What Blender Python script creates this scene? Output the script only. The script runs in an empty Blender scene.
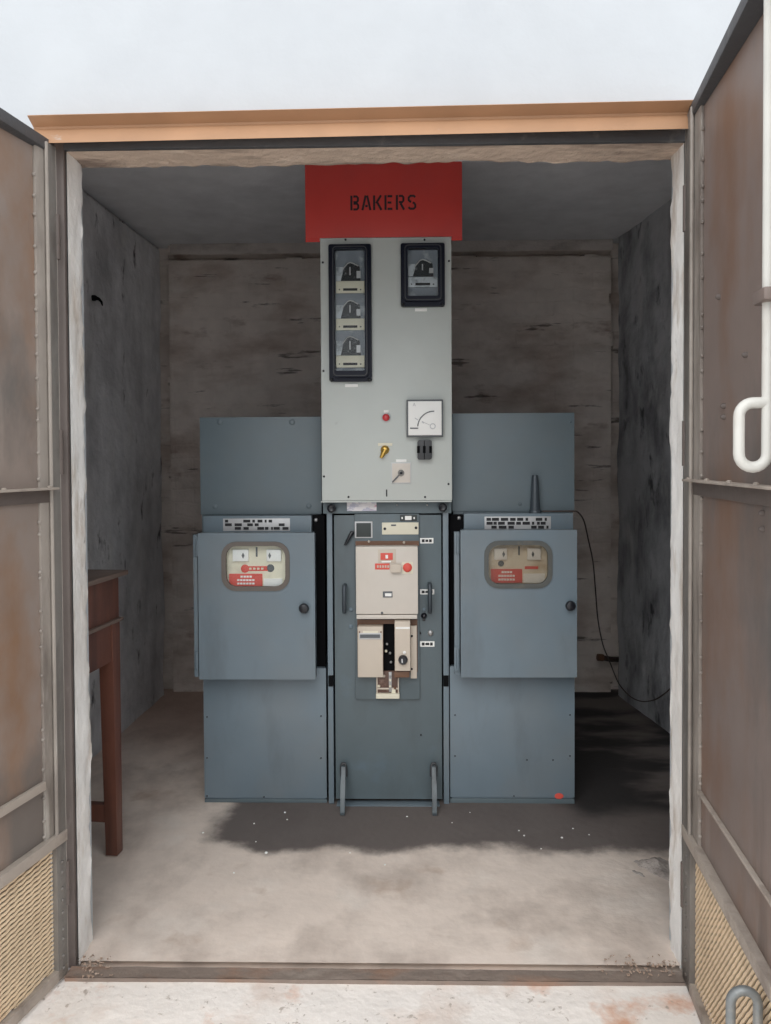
import bpy, bmesh, math, random
from mathutils import Vector, Matrix, noise
random.seed(7)
SC = bpy.context.scene
COL = SC.collection

# ------------------------------------------------------------------ camera
F = 780.0; CAMZ = 1.4
YAW = math.radians(1.2); PITCH = math.radians(1.35); ROLL = 0.0055
SH = -50 + F * math.tan(PITCH)
fwd = Vector((-math.sin(YAW) * math.cos(PITCH), math.cos(YAW) * math.cos(PITCH), -math.sin(PITCH)))
r0 = Vector((math.cos(YAW), math.sin(YAW), 0)); u0 = r0.cross(fwd)
rgt = r0 * math.cos(ROLL) - u0 * math.sin(ROLL)
upv = u0 * math.cos(ROLL) + r0 * math.sin(ROLL)
CO = Vector((0, 0, CAMZ))
cam = bpy.data.cameras.new('camera'); camo = bpy.data.objects.new('camera', cam); COL.objects.link(camo)
M = Matrix.Identity(4)
for i in range(3):
    M[i][0] = rgt[i]; M[i][1] = upv[i]; M[i][2] = -fwd[i]; M[i][3] = CO[i]
camo.matrix_world = M
cam.sensor_fit = 'AUTO'; cam.sensor_width = 36; cam.lens = F * 36 / 1024; cam.shift_y = SH / 1024
cam.clip_start = 0.05
SC.camera = camo

def ray(px, py):
    return rgt * ((px - 385.5) / F) + upv * (-(py - 512 - SH) / F) + fwd
def P(px, py, Y):
    d = ray(px, py); return CO + d * (Y / d.y)
def FL(px, py, z=0.0):
    d = ray(px, py); return CO + d * ((z - CAMZ) / d.z)
def PX(px, py, X):
    d = ray(px, py); return CO + d * (X / d.x)
def rect(px0, py0, px1, py1, Y):
    my = (py0 + py1) / 2; mx = (px0 + px1) / 2
    return P(px0, my, Y).x, P(px1, my, Y).x, P(mx, py1, Y).z, P(mx, py0, Y).z   # x0,x1,z0,z1

# ------------------------------------------------------------------ materials
def mat(name, col, rough=.6, metal=0., layers=(), bump=.0, bscale=60, var=.06, spec=.5):
    """layers: (colour, scale, (sx,sy,sz), lo, hi, amount)"""
    m = bpy.data.materials.new(name); m.use_nodes = True
    nt = m.node_tree; N = nt.nodes; L = nt.links
    b = N['Principled BSDF']; b.inputs['Roughness'].default_value = rough
    b.inputs['Metallic'].default_value = metal; b.inputs['Specular IOR Level'].default_value = spec
    tc = N.new('ShaderNodeTexCoord')
    base = N.new('ShaderNodeRGB'); base.outputs[0].default_value = (*col, 1)
    cur = base.outputs[0]
    for k, (c, sc, st, lo, hi, amt) in enumerate(layers):
        mp = N.new('ShaderNodeMapping'); mp.inputs['Scale'].default_value = st
        mp.inputs['Location'].default_value = (k * 3.7, k * 1.3, k * 2.1)
        L.new(tc.outputs['Object'], mp.inputs[0])
        nz = N.new('ShaderNodeTexNoise'); nz.inputs['Scale'].default_value = sc
        nz.inputs['Detail'].default_value = 6; nz.inputs['Roughness'].default_value = .6
        L.new(mp.outputs[0], nz.inputs['Vector'])
        mr = N.new('ShaderNodeMapRange'); mr.inputs['From Min'].default_value = lo
        mr.inputs['From Max'].default_value = hi; mr.inputs['To Max'].default_value = amt
        L.new(nz.outputs['Fac'], mr.inputs['Value'])
        mx = N.new('ShaderNodeMix'); mx.data_type = 'RGBA'
        L.new(mr.outputs[0], mx.inputs['Factor']); L.new(cur, mx.inputs['A'])
        mx.inputs['B'].default_value = (*c, 1); cur = mx.outputs['Result']
    if var:
        nz = N.new('ShaderNodeTexNoise'); nz.inputs['Scale'].default_value = 9; nz.inputs['Detail'].default_value = 5
        L.new(tc.outputs['Object'], nz.inputs['Vector'])
        mr = N.new('ShaderNodeMapRange'); mr.inputs['From Min'].default_value = .3; mr.inputs['From Max'].default_value = .7
        mr.inputs['To Min'].default_value = 1 - var; mr.inputs['To Max'].default_value = 1 + var
        L.new(nz.outputs['Fac'], mr.inputs['Value'])
        hs = N.new('ShaderNodeHueSaturation'); L.new(mr.outputs[0], hs.inputs['Value']); L.new(cur, hs.inputs['Color'])
        cur = hs.outputs[0]
    L.new(cur, b.inputs['Base Color'])
    if bump:
        nz = N.new('ShaderNodeTexNoise'); nz.inputs['Scale'].default_value = bscale; nz.inputs['Detail'].default_value = 6
        L.new(tc.outputs['Object'], nz.inputs['Vector'])
        bp = N.new('ShaderNodeBump'); bp.inputs['Strength'].default_value = bump; bp.inputs['Distance'].default_value = .01
        L.new(nz.outputs['Fac'], bp.inputs['Height']); L.new(bp.outputs[0], b.inputs['Normal'])
    m['curcol'] = 1
    return m

def S(r, g, b):                                   # sRGB 0-255 to linear
    def f(c):
        c /= 255.0
        return c / 12.92 if c <= .04045 else ((c + .055) / 1.055) ** 2.4
    return (f(r), f(g), f(b))

def glass_mat(name, tint=(.93, .95, .95), gl=.10, rough=.05, ior=1.25):
    m = bpy.data.materials.new(name); m.use_nodes = True
    nt = m.node_tree; N = nt.nodes; L = nt.links
    N.remove(N['Principled BSDF'])
    tr = N.new('ShaderNodeBsdfTransparent'); tr.inputs[0].default_value = (*tint, 1)
    g = N.new('ShaderNodeBsdfGlossy'); g.inputs['Roughness'].default_value = rough
    fr = N.new('ShaderNodeFresnel'); fr.inputs[0].default_value = ior
    ad = N.new('ShaderNodeMath'); ad.operation = 'ADD'; ad.inputs[1].default_value = gl; ad.use_clamp = True
    L.new(fr.outputs[0], ad.inputs[0])
    mx = N.new('ShaderNodeMixShader'); L.new(ad.outputs[0], mx.inputs[0])
    L.new(tr.outputs[0], mx.inputs[1]); L.new(g.outputs[0], mx.inputs[2])
    L.new(mx.outputs[0], N['Material Output'].inputs['Surface'])
    return m

MT = {}
MT['white_wall'] = mat('white_painted_render', (.52, .545, .575), .9, layers=[((.47, .495, .53), 3, (1, 1, 1), .5, .8, .5)], bump=.15, bscale=30, var=.02)
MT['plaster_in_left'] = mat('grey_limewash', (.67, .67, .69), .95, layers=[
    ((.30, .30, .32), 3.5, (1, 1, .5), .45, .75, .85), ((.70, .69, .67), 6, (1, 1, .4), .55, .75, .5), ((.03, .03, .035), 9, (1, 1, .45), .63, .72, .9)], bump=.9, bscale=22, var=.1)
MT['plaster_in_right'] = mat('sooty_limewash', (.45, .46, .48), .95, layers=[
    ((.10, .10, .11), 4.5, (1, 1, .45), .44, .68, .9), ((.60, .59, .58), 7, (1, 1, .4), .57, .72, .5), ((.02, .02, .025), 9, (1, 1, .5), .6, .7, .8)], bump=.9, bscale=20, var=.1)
MT['ceiling'] = mat('grey_ceiling', (.74, .75, .78), .95, layers=[((.50, .50, .53), 2.5, (1, 1, 1), .5, .75, .5)], bump=.2, bscale=25)
MT['jamb'] = mat('peeling_white_plaster', (.94, .93, .91), .9, layers=[
    ((.50, .40, .31), 8, (1, 1, .3), .52, .66, .85), ((.70, .64, .58), 4, (1, 1, .4), .45, .65, .6), ((.25, .20, .17), 16, (1, 1, .5), .69, .76, .8)], bump=.45, bscale=35, var=.07)
MT['soffit'] = mat('bare_tan_render', (.66, .52, .42), .95, layers=[
    ((.24, .18, .15), 9, (.3, 1, 1), .5, .64, .85), ((.78, .66, .56), 18, (.4, 1, 1), .6, .72, .6)], bump=1.0, bscale=40)
MT['beam'] = mat('orange_primer_steel', (.42, .235, .13), .6, layers=[
    ((.48, .47, .45), 14, (.35, 1, 1), .64, .70, .8), ((.30, .165, .085), 5, (.5, 1, 2), .5, .8, .4)], bump=.08, bscale=30)
MT['frame_brown'] = mat('dull_brown_steel', (.13, .105, .095), .6, layers=[
    ((.10, .08, .07), 8, (1, 1, .3), .5, .75, .7), ((.34, .30, .27), 12, (1, 1, .25), .62, .75, .6)], bump=.2, bscale=50)
MT['door_sheet'] = mat('weathered_brown_door_paint', (.23, .18, .16), .5, layers=[
    ((.20, .105, .062), 2.0, (1, 1, .5), .47, .62, .8), ((.125, .115, .11), 2.6, (1, 1, .45), .53, .66, .8),
    ((.06, .048, .042), 5, (1, 1, .14), .58, .70, .6), ((.34, .29, .26), 9, (1, 1, .12), .62, .72, .35)], bump=.12, bscale=12, var=.05)
MT['door_sheet_left'] = mat('rust_bleached_brown_door_paint', (.29, .235, .205), .55, layers=[
    ((.26, .14, .075), 1.9, (1, 1, .6), .46, .60, .85), ((.155, .14, .13), 2.4, (1, 1, .5), .52, .64, .85),
    ((.075, .06, .05), 5, (1, 1, .16), .58, .70, .6), ((.42, .37, .33), 8, (1, 1, .15), .60, .72, .4)], bump=.12, bscale=12, var=.05)
MT['door_frame'] = mat('grimy_dark_door_frame', (.20, .185, .17), .5, layers=[
    ((.075, .062, .055), 6, (1, 1, .2), .46, .60, .9), ((.62, .59, .55), 9, (1, 1, .12), .63, .70, .7)], bump=.4, bscale=40)
MT['door_edge'] = mat('scuffed_pale_door_edge', (.36, .32, .285), .5, layers=[
    ((.14, .115, .10), 5, (1, 1, .25), .48, .62, .85), ((.66, .63, .58), 12, (1, 1, .1), .58, .68, .8)], bump=.3, bscale=40)
MT['door_rail'] = mat('pale_rail', (.44, .38, .33), .7, layers=[((.17, .135, .115), 9, (1, 1, 1), .5, .7, .7)], bump=.3, bscale=45)  # paler than the door sheets, with darker blotches
MT['top_rail'] = mat('dark_top_rail', (.075, .075, .08), .6, layers=[((.2, .19, .18), 14, (1, 1, 1), .6, .72, .6)], bump=.3, bscale=40)
MT['mesh'] = mat('cream_expanded_metal', (.78, .61, .42), .7, layers=[((.48, .29, .15), 6, (1, 1, 1), .55, .75, .6)], var=.1)
MT['rod_white'] = mat('white_painted_rod', (.66, .65, .61), .45, layers=[((.42, .34, .29), 9, (1, 1, .4), .58, .75, .6)], bump=.1)
MT['rod_grey'] = mat('grey_steel_handle', (.22, .235, .24), .4, .3, layers=[((.4, .38, .35), 14, (1, 1, 1), .58, .7, .5)], bump=.1)
MT['sill'] = mat('rusty_sill_steel', (.24, .19, .16), .8, layers=[
    ((.38, .17, .08), 5, (.6, 1, 1), .5, .7, .7), ((.42, .36, .31), 12, (.5, 1, 1), .55, .72, .6)], bump=.5, bscale=40)
MT['blue'] = mat('blue_grey_cabinet_enamel', (.165, .215, .255), .38, layers=[
    ((.195, .21, .215), 2.0, (1, 1, 1), .45, .7, .55), ((.12, .145, .165), 6, (1, 1, .3), .56, .72, .5), ((.10, .085, .075), 26, (1, 1, .6), .70, .76, .5)], bump=.02, bscale=18, var=.03)
MT['blue_top'] = mat('dusty_blue_grey_enamel', (.135, .175, .20), .45, layers=[((.16, .18, .185), 3, (1, 1, 1), .45, .7, .5)], bump=.02, bscale=18, var=.03)
MT['teal'] = mat('dark_blue_grey_enamel', (.115, .15, .168), .4, layers=[
    ((.085, .10, .108), 4, (1, 1, .4), .50, .66, .6), ((.14, .20, .25), 5, (1, 1, 1), .6, .75, .5)], bump=.02, bscale=18, var=.04)
MT['panel'] = mat('pale_grey_panel_enamel', (.56, .60, .58), .35, layers=[
    ((.48, .49, .46), 2.2, (1, 1, 1), .45, .7, .5), ((.36, .37, .36), 13, (1, 1, 1), .68, .76, .5)], bump=.02, bscale=20, var=.02)
MT['black'] = mat('black_bakelite', (.012, .013, .018), .3, var=0)
MT['navy'] = mat('dark_navy_relay_bezel', (.008, .010, .022), .35, var=0, spec=.2)
MT['void'] = mat('matt_black_recess', (.006, .006, .007), .9, var=0, spec=.1)
MT['cream'] = mat('beige_mechanism_paint', (.62, .545, .46), .45, layers=[
    ((.50, .40, .30), 6, (1, 1, .4), .5, .75, .5), ((.30, .22, .15), 14, (1, 1, .4), .66, .76, .6)], bump=.03, var=.03)
MT['cream_pale'] = mat('pale_beige_cover_paint', (.66, .61, .55), .4, layers=[((.55, .47, .38), 5, (1, 1, .4), .52, .75, .4)], bump=.02, var=.03)
MT['ivory'] = mat('ivory_plate', (.78, .74, .60), .5, var=.04)
MT['whitep'] = mat('white_plate', (.92, .92, .90), .45, var=.02)
MT['label_dark'] = mat('dark_label_plate', (.03, .04, .04), .4, var=.1)
MT['silver'] = mat('aluminium_plate', (.55, .55, .56), .4, .3, var=.08)
MT['ink'] = mat('black_ink', (.015, .015, .018), .6, var=0)
MT['greyink'] = mat('grey_ink', (.12, .13, .14), .6, var=0)
MT['rubber'] = mat('grey_rubber_gasket', (.10, .105, .10), .7, layers=[((.2, .17, .13), 15, (1, 1, 1), .55, .7, .6)])
MT['rubber_brown'] = mat('brown_rubber_gasket', (.15, .13, .115), .7, var=.1)
MT['redlabel'] = mat('red_warning_label', (.72, .10, .075), .5, var=.05)
MT['redlens'] = mat('red_lamp_lens', (.60, .05, .06), .2, var=0)
MT['sign_red'] = mat('red_sign_paint', (.60, .055, .045), .42, layers=[((.48, .06, .06), 3, (1, 1, 1), .5, .7, .5)], bump=.02, var=.03)
MT['sign_ink'] = mat('black_stencil_paint', (.02, .012, .018), .55, var=0)
MT['lever'] = mat('worn_dark_lever_paint', (.10, .125, .14), .4, layers=[((.04, .045, .05), 9, (1, 1, .5), .5, .62, .8)])
MT['charcoal'] = mat('charcoal_bakelite', (.045, .047, .052), .45, var=0)
MT['beam_plaster'] = mat('dirty_beam_plaster', (.60, .55, .52), .95, layers=[((.3, .26, .24), 6, (.4, 1, 1), .5, .65, .8)], bump=.5)
MT['brass'] = mat('old_brass', (.62, .40, .10), .35, .85, var=.1)
MT['steel'] = mat('dull_steel', (.38, .38, .38), .4, .7, var=.1)
MT['mech'] = mat('greasy_brown_linkage', (.11, .06, .045), .5, layers=[((.3, .2, .16), 30, (1, 1, 1), .55, .7, .7)])
MT['brownpaint'] = mat('brown_recess_paint', (.17, .085, .05), .5, var=.1)
MT['wood'] = mat('dark_red_brown_timber', (.165, .066, .045), .42, layers=[
    ((.06, .028, .022), 5, (3, 3, .25), .45, .7, .8), ((.27, .19, .15), 22, (1, 1, .3), .68, .75, .6)], bump=.08, bscale=30)
MT['wood_top'] = mat('dusty_table_timber', (.20, .15, .125), .5, layers=[((.11, .06, .045), 5, (.4, 3, 1), .45, .7, .8)], bump=.08)
MT['cable'] = mat('brown_cable_sheath', (.055, .035, .028), .5, var=0)
MT['tube'] = mat('dark_slate_tube', (.06, .075, .09), .4, .2, var=.15)
MT['lilac'] = mat('faded_lilac_sticker', (.55, .55, .66), .5, layers=[((.85, .82, .84), 40, (.6, 1, 1), .48, .56, 1), ((.65, .30, .42), 50, (.5, 1, 1), .6, .66, .8)])
MT['glass'] = glass_mat('window_glass', (.96, .97, .97), 0.0)
MT['glass_dusty'] = glass_mat('dusty_window_glass', (.82, .80, .77), .02, .25)
MT['relay_back'] = mat('relay_inner_case', (.24, .27, .31), .4, layers=[((.62, .65, .68), 14, (1, 1, 1), .55, .7, .7)])
MT['relay_mech'] = mat('relay_movement', (.012, .014, .018), .4, layers=[((.22, .23, .24), 50, (1, 1, 1), .60, .66, .8)])
MT['relay_clear'] = mat('relay_plastic', (.62, .66, .70), .25, layers=[((.2, .22, .25), 30, (1, 1, 1), .5, .65, .7)])
MT['inner_panel'] = mat('yellowed_instrument_panel', (.86, .82, .66), .5, layers=[((.48, .46, .36), 9, (1, 1, 1), .5, .7, .6)])
MT['inner_panel_brown'] = mat('browned_instrument_panel', (.80, .73, .60), .5, layers=[((.42, .30, .15), 7, (1, 1, 1), .5, .7, .8)])

# floor with oil stain
def floor_mat():
    m = mat('oil_stained_concrete', (.80, .69, .61), .75, layers=[
        ((.46, .38, .33), 2.6, (1, .7, 1), .46, .64, .75), ((.86, .78, .71), 4, (1, 1, 1), .55, .72, .6),
        ((.40, .25, .16), 3.4, (1, 1, 1), .62, .74, .5), ((.68, .66, .63), 60, (1, 1, 1), .70, .74, .8)], bump=.25, bscale=30, var=.06)
    nt = m.node_tree; N = nt.nodes; L = nt.links; b = N['Principled BSDF']
    cur = b.inputs['Base Color'].links[0].from_socket
    tc = [n for n in N if n.type == 'TEX_COORD'][0]
    nz = N.new('ShaderNodeTexNoise'); nz.inputs['Scale'].default_value = 2.6; nz.inputs['Detail'].default_value = 7; nz.inputs['Roughness'].default_value = .62
    L.new(tc.outputs['Object'], nz.inputs['Vector'])
    sub = N.new('ShaderNodeVectorMath'); sub.operation = 'SUBTRACT'; sub.inputs[1].default_value = (.5, .5, .5)
    L.new(nz.outputs['Color'], sub.inputs[0])
    sc = N.new('ShaderNodeVectorMath'); sc.operation = 'SCALE'; sc.inputs['Scale'].default_value = .34
    L.new(sub.outputs[0], sc.inputs[0])
    ad = N.new('ShaderNodeVectorMath'); ad.operation = 'ADD'
    L.new(tc.outputs['Object'], ad.inputs[0]); L.new(sc.outputs[0], ad.inputs[1])
    sx = N.new('ShaderNodeSeparateXYZ'); L.new(ad.outputs[0], sx.inputs[0])
    def rng(sock, a, c):
        r = N.new('ShaderNodeMapRange'); r.interpolation_type = 'SMOOTHSTEP'
        r.inputs['From Min'].default_value = a; r.inputs['From Max'].default_value = c
        L.new(sock, r.inputs['Value']); return r.outputs[0]
    def mul(a, c):
        k = N.new('ShaderNodeMath'); k.operation = 'MULTIPLY'; L.new(a, k.inputs[0])
        if isinstance(c, float): k.inputs[1].default_value = c
        else: L.new(c, k.inputs[1])
        return k.outputs[0]
    def mixc(fac, a, c):
        x = N.new('ShaderNodeMix'); x.data_type = 'RGBA'; L.new(fac, x.inputs['Factor']); L.new(a, x.inputs['A'])
        x.inputs['B'].default_value = (*c, 1); return x.outputs['Result']
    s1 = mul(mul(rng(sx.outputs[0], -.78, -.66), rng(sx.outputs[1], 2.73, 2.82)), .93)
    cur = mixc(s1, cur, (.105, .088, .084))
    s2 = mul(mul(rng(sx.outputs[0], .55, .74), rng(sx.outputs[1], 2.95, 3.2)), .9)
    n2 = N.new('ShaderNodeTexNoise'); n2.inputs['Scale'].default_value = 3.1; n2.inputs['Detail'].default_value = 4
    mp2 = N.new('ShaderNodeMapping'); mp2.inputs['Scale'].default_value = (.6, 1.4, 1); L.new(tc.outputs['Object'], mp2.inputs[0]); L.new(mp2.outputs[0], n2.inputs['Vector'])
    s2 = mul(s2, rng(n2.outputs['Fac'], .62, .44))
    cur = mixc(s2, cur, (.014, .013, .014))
    s3 = mul(mul(rng(sx.outputs[1], 3.4, 4.4), rng(sx.outputs[0], -.3, -.9)), .6)
    cur = mixc(s3, cur, (.36, .20, .145))
    L.new(cur, b.inputs['Base Color'])
    return m
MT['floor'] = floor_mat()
MT['slab'] = mat('worn_white_concrete', (.93, .87, .82), .85, layers=[
    ((.74, .60, .52), 4, (1, 1, 1), .52, .68, .7), ((.66, .30, .15), 3.2, (1, 1, 1), .60, .70, .75), ((.45, .38, .33), 34, (1, 1, 1), .62, .68, .8)], bump=.4, bscale=35, var=.04)
MT['ground'] = mat('pale_yard_concrete', (.70, .665, .63), .9, layers=[((.58, .55, .51), 1.2, (1, 1, 1), .45, .7, .6)], bump=.2)

# brick back wall
def brick_mat():
    m = mat('limewashed_brickwork', (.70, .63, .58), .95, layers=[
        ((.40, .31, .26), 3.2, (.55, 1, 1.3), .48, .68, .8), ((.72, .68, .64), 4, (.6, 1, 1.2), .56, .72, .6),
        ((.20, .10, .07), 4.2, (.6, 1, 1.5), .60, .70, .6), ((.10, .08, .07), 2.4, (.9, 1, 7), .625, .67, .8)], bump=.8, bscale=24, var=.08)
    nt = m.node_tree; N = nt.nodes; L = nt.links; b = N['Principled BSDF']
    tc = [n for n in N if n.type == 'TEX_COORD'][0]
    bp0 = [n for n in N if n.type == 'BUMP'][0]
    sx = N.new('ShaderNodeSeparateXYZ'); L.new(tc.outputs['Object'], sx.inputs[0])
    nz = N.new('ShaderNodeTexNoise'); nz.inputs['Scale'].default_value = 5; L.new(tc.outputs['Object'], nz.inputs['Vector'])
    wob = N.new('ShaderNodeMath'); wob.operation = 'MULTIPLY_ADD'; wob.inputs[1].default_value = .06
    L.new(nz.outputs['Fac'], wob.inputs[0]); L.new(sx.outputs[2], wob.inputs[2])
    cx = N.new('ShaderNodeCombineXYZ'); L.new(sx.outputs[0], cx.inputs[0]); L.new(wob.outputs[0], cx.inputs[1])
    br = N.new('ShaderNodeTexBrick'); br.inputs['Scale'].default_value = 1; br.inputs['Brick Width'].default_value = .23
    br.inputs['Row Height'].default_value = .085; br.inputs['Mortar Size'].default_value = .009; br.inputs['Mortar Smooth'].default_value = .8
    br.inputs['Color1'].default_value = (1, 1, 1, 1); br.inputs['Color2'].default_value = (.8, .8, .8, 1); br.inputs['Mortar'].default_value = (0, 0, 0, 1)
    L.new(cx.outputs[0], br.inputs['Vector'])
    bp = N.new('ShaderNodeBump'); bp.inputs['Strength'].default_value = .22; bp.inputs['Distance'].default_value = .012
    L.new(br.outputs['Color'], bp.inputs['Height']); L.new(bp0.outputs[0], bp.inputs['Normal']); L.new(bp.outputs[0], b.inputs['Normal'])
    return m
MT['brick'] = brick_mat()

# ------------------------------------------------------------------ mesh builder
class MB:
    def __init__(s): s.bm = bmesh.new()
    def _merge(s, t, bevel=0, seg=2):
        if bevel:
            bmesh.ops.bevel(t, geom=list(t.edges), offset=bevel, segments=seg, affect='EDGES', profile=.6)
        bmesh.ops.recalc_face_normals(t, faces=t.faces)
        me = bpy.data.meshes.new('t'); t.to_mesh(me); t.free(); s.bm.from_mesh(me); bpy.data.meshes.remove(me)
        return s
    def box(s, x0, x1, y0, y1, z0, z1, bevel=0.0, seg=2):
        t = bmesh.new(); vs = [t.verts.new((x, y, z)) for x in (x0, x1) for y in (y0, y1) for z in (z0, z1)]
        for f in ((0, 1, 3, 2), (4, 6, 7, 5), (0, 4, 5, 1), (2, 3, 7, 6), (0, 2, 6, 4), (1, 5, 7, 3)): t.faces.new([vs[i] for i in f])
        return s._merge(t, bevel, seg)
    def hexa(s, pts, bevel=0.0):                     # 8 pts: bottom 4 loop then top 4 loop
        t = bmesh.new(); v = [t.verts.new(p) for p in pts]
        for f in ((0, 1, 2, 3), (4, 7, 6, 5), (0, 4, 5, 1), (1, 5, 6, 2), (2, 6, 7, 3), (3, 7, 4, 0)): t.faces.new([v[i] for i in f])
        return s._merge(t, bevel)
    def prism(s, pts, y0, y1, bevel=0.0, axis='y'):  # pts in xz, extruded along y
        t = bmesh.new()
        mk = (lambda a, b, c: (a, c, b)) if axis == 'y' else (lambda a, b, c: (c, a, b))
        A = [t.verts.new(mk(p[0], p[1], y0)) for p in pts]; B = [t.verts.new(mk(p[0], p[1], y1)) for p in pts]
        t.faces.new(A); t.faces.new(B[::-1]); n = len(pts)
        for i in range(n): t.faces.new((A[i], B[i], B[(i + 1) % n], A[(i + 1) % n]))
        return s._merge(t, bevel)
    def ring(s, out, inn, y0, y1):                   # two matched loops in xz
        t = bmesh.new(); n = len(out)
        L = [[t.verts.new((p[0], y, p[1])) for p in lp] for lp, y in ((out, y0), (inn, y0), (inn, y1), (out, y1))]
        for a in range(4):
            A = L[a]; B = L[(a + 1) % 4]
            for i in range(n): t.faces.new((A[i], A[(i + 1) % n], B[(i + 1) % n], B[i]))
        return s._merge(t)
    def tube(s, pts, r, seg=10, closed=False, caps=True):
        pts = [Vector(p) for p in pts]; n = len(pts); t = bmesh.new(); rings = []
        rs = r if isinstance(r, (list, tuple)) else [r] * n
        prev = None
        for i, p in enumerate(pts):
            if closed: d = pts[(i + 1) % n] - pts[i - 1]
            else: d = pts[min(i + 1, n - 1)] - pts[max(i - 1, 0)]
            d.normalize()
            if prev is None:
                a = Vector((0, 0, 1)) if abs(d.z) < .9 else Vector((1, 0, 0)); a = d.cross(a).normalized()
            else: a = (prev - d * prev.dot(d)).normalized()
            prev = a; c = d.cross(a)
            rings.append([t.verts.new(p + (a * math.cos(k * 2 * math.pi / seg) + c * math.sin(k * 2 * math.pi / seg)) * rs[i]) for k in range(seg)])
        m = n if closed else n - 1
        for i in range(m):
            A = rings[i]; B = rings[(i + 1) % n]
            for k in range(seg): t.faces.new((A[k], A[(k + 1) % seg], B[(k + 1) % seg], B[k]))
        if caps and not closed: t.faces.new(rings[0][::-1]); t.faces.new(rings[-1])
        return s._merge(t)
    def lathe(s, c, prof, seg=20, axis='y'):         # prof: (radius, along)
        t = bmesh.new(); rings = []
        for (r, a) in prof:
            rg = []
            for k in range(seg):
                q = 2 * math.pi * k / seg; u, v = r * math.cos(q), r * math.sin(q)
                o = (u, a, v) if axis == 'y' else ((u, v, a) if axis == 'z' else (a, u, v))
                rg.append(t.verts.new(Vector(c) + Vector(o)))
            rings.append(rg)
        for A, B in zip(rings, rings[1:]):
            for k in range(seg): t.faces.new((A[k], A[(k + 1) % seg], B[(k + 1) % seg], B[k]))
        t.faces.new(rings[0][::-1]); t.faces.new(rings[-1])
        return s._merge(t)
    def grid(s, fn, nu, nv):
        t = bmesh.new(); V = [[t.verts.new(fn(i / nu, j / nv)) for j in range(nv + 1)] for i in range(nu + 1)]
        for i in range(nu):
            for j in range(nv): t.faces.new((V[i][j], V[i + 1][j], V[i + 1][j + 1], V[i][j + 1]))
        me = bpy.data.meshes.new('t'); t.to_mesh(me); t.free(); s.bm.from_mesh(me); bpy.data.meshes.remove(me)
        return s
    def ribbon(s, pts, w, y0, y1):                   # flat stroke in xz
        pts = [Vector((p[0], p[1])) for p in pts]; n = len(pts); Lf = []; Rt = []
        for i in range(n):
            d = (pts[min(i + 1, n - 1)] - pts[max(i - 1, 0)]).normalized(); nr = Vector((-d.y, d.x)) * w / 2
            Lf.append(pts[i] + nr); Rt.append(pts[i] - nr)
        for i in range(n - 1):
            s.prism([Lf[i], Lf[i + 1], Rt[i + 1], Rt[i]], y0, y1)
        return s
    def build(s, name, m, parent=None, org=(0, 0, 0), flip=False, ang=40):
        if any(org): bmesh.ops.translate(s.bm, verts=s.bm.verts, vec=-Vector(org))
        me = bpy.data.meshes.new(name); s.bm.to_mesh(me); s.bm.free()
        if me.polygons:
            me.polygons.foreach_set('use_smooth', [True] * len(me.polygons)); me.set_sharp_from_angle(angle=math.radians(ang))
        me.materials.append(m if not isinstance(m, str) else MT[m])
        o = bpy.data.objects.new(name, me); COL.objects.link(o)
        if parent: o.parent = parent
        return o

def rrect(x0, x1, z0, z1, r, n=5):
    pts = []
    for cx, cz, a0 in ((x1 - r, z1 - r, 0), (x0 + r, z1 - r, 90), (x0 + r, z0 + r, 180), (x1 - r, z0 + r, 270)):
        for k in range(n + 1):
            a = math.radians(a0 + 90 * k / n); pts.append((cx + r * math.cos(a), cz + r * math.sin(a)))
    return pts

def struct(o, label=None):
    o['kind'] = 'structure'
    if label: o['label'] = label
    return o

class Thing:
    def __init__(s, name, label, cat, loc=(0, 0, 0), rz=0.0, group=None, local=False, kind=None):
        s.o = bpy.data.objects.new(name, None); COL.objects.link(s.o); s.o.empty_display_size = .1
        s.o.location = loc; s.o.rotation_euler = (0, 0, rz)
        s.org = (0, 0, 0) if local else tuple(loc)
        s.o['label'] = label
        if cat: s.o['category'] = cat
        if group: s.o['group'] = group
        if kind: s.o['kind'] = kind
    def part(s, name, mb, m, parent=None, label=None):
        o = mb.build(name, m, parent or s.o, s.org)
        if label: o['label'] = label
        return o

def nz(p, sc, k=0.0): return noise.noise(Vector(p) * sc + Vector((k, k * 1.7, k * .3)))
def fb(p, sc, k=0.0): return nz(p, sc, k) * .6 + nz(p, sc * 2.3, k + 5) * .3 + nz(p, sc * 5.1, k + 9) * .15

# ------------------------------------------------------------------ key planes
YF = FL(385, 966).y          # facade plane
YB = FL(390, 803).y          # cabinet front plane
YK = FL(392, 692).y          # back wall
TH = .13                     # front wall thickness
ZC = P(400, 243, YK).z       # ceiling
XL, XR = P(68.5, 560, YF).x, P(687, 560, YF).x
ZT = P(385, 144, YF).z
lw0, lw1 = FL(123, 731), FL(168, 692)
rw0, rw1 = FL(670, 734), FL(619, 696)
def lwx(y): return lw0.x + (lw1.x - lw0.x) * (y - lw0.y) / (lw1.y - lw0.y)
def rwx(y): return rw0.x + (rw1.x - rw0.x) * (y - rw0.y) / (rw1.y - rw0.y)
print('PLANES YF %.3f YB %.3f YK %.3f ZC %.3f XL %.3f XR %.3f ZT %.3f lw %.3f %.3f rw %.3f %.3f' % (YF, YB, YK, ZC, XL, XR, ZT, lwx(YF), lwx(YK), rwx(YF), rwx(YK)))
YI = YF + TH

# ------------------------------------------------------------------ setting
mb = MB()
mb.grid(lambda u, v: ((-1.7 + 3.4 * u), YF + .012 + (YK + .1 - YF - .012) * v, .006 * fb((u * 3, v * 3, 0), 1.4, 2) if v > .03 else 0), 60, 60)
mb.box(-1.7, 1.7, YF + .012, YK + .1, -.3, -.02)
struct(mb.build('floor', 'floor'))

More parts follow.
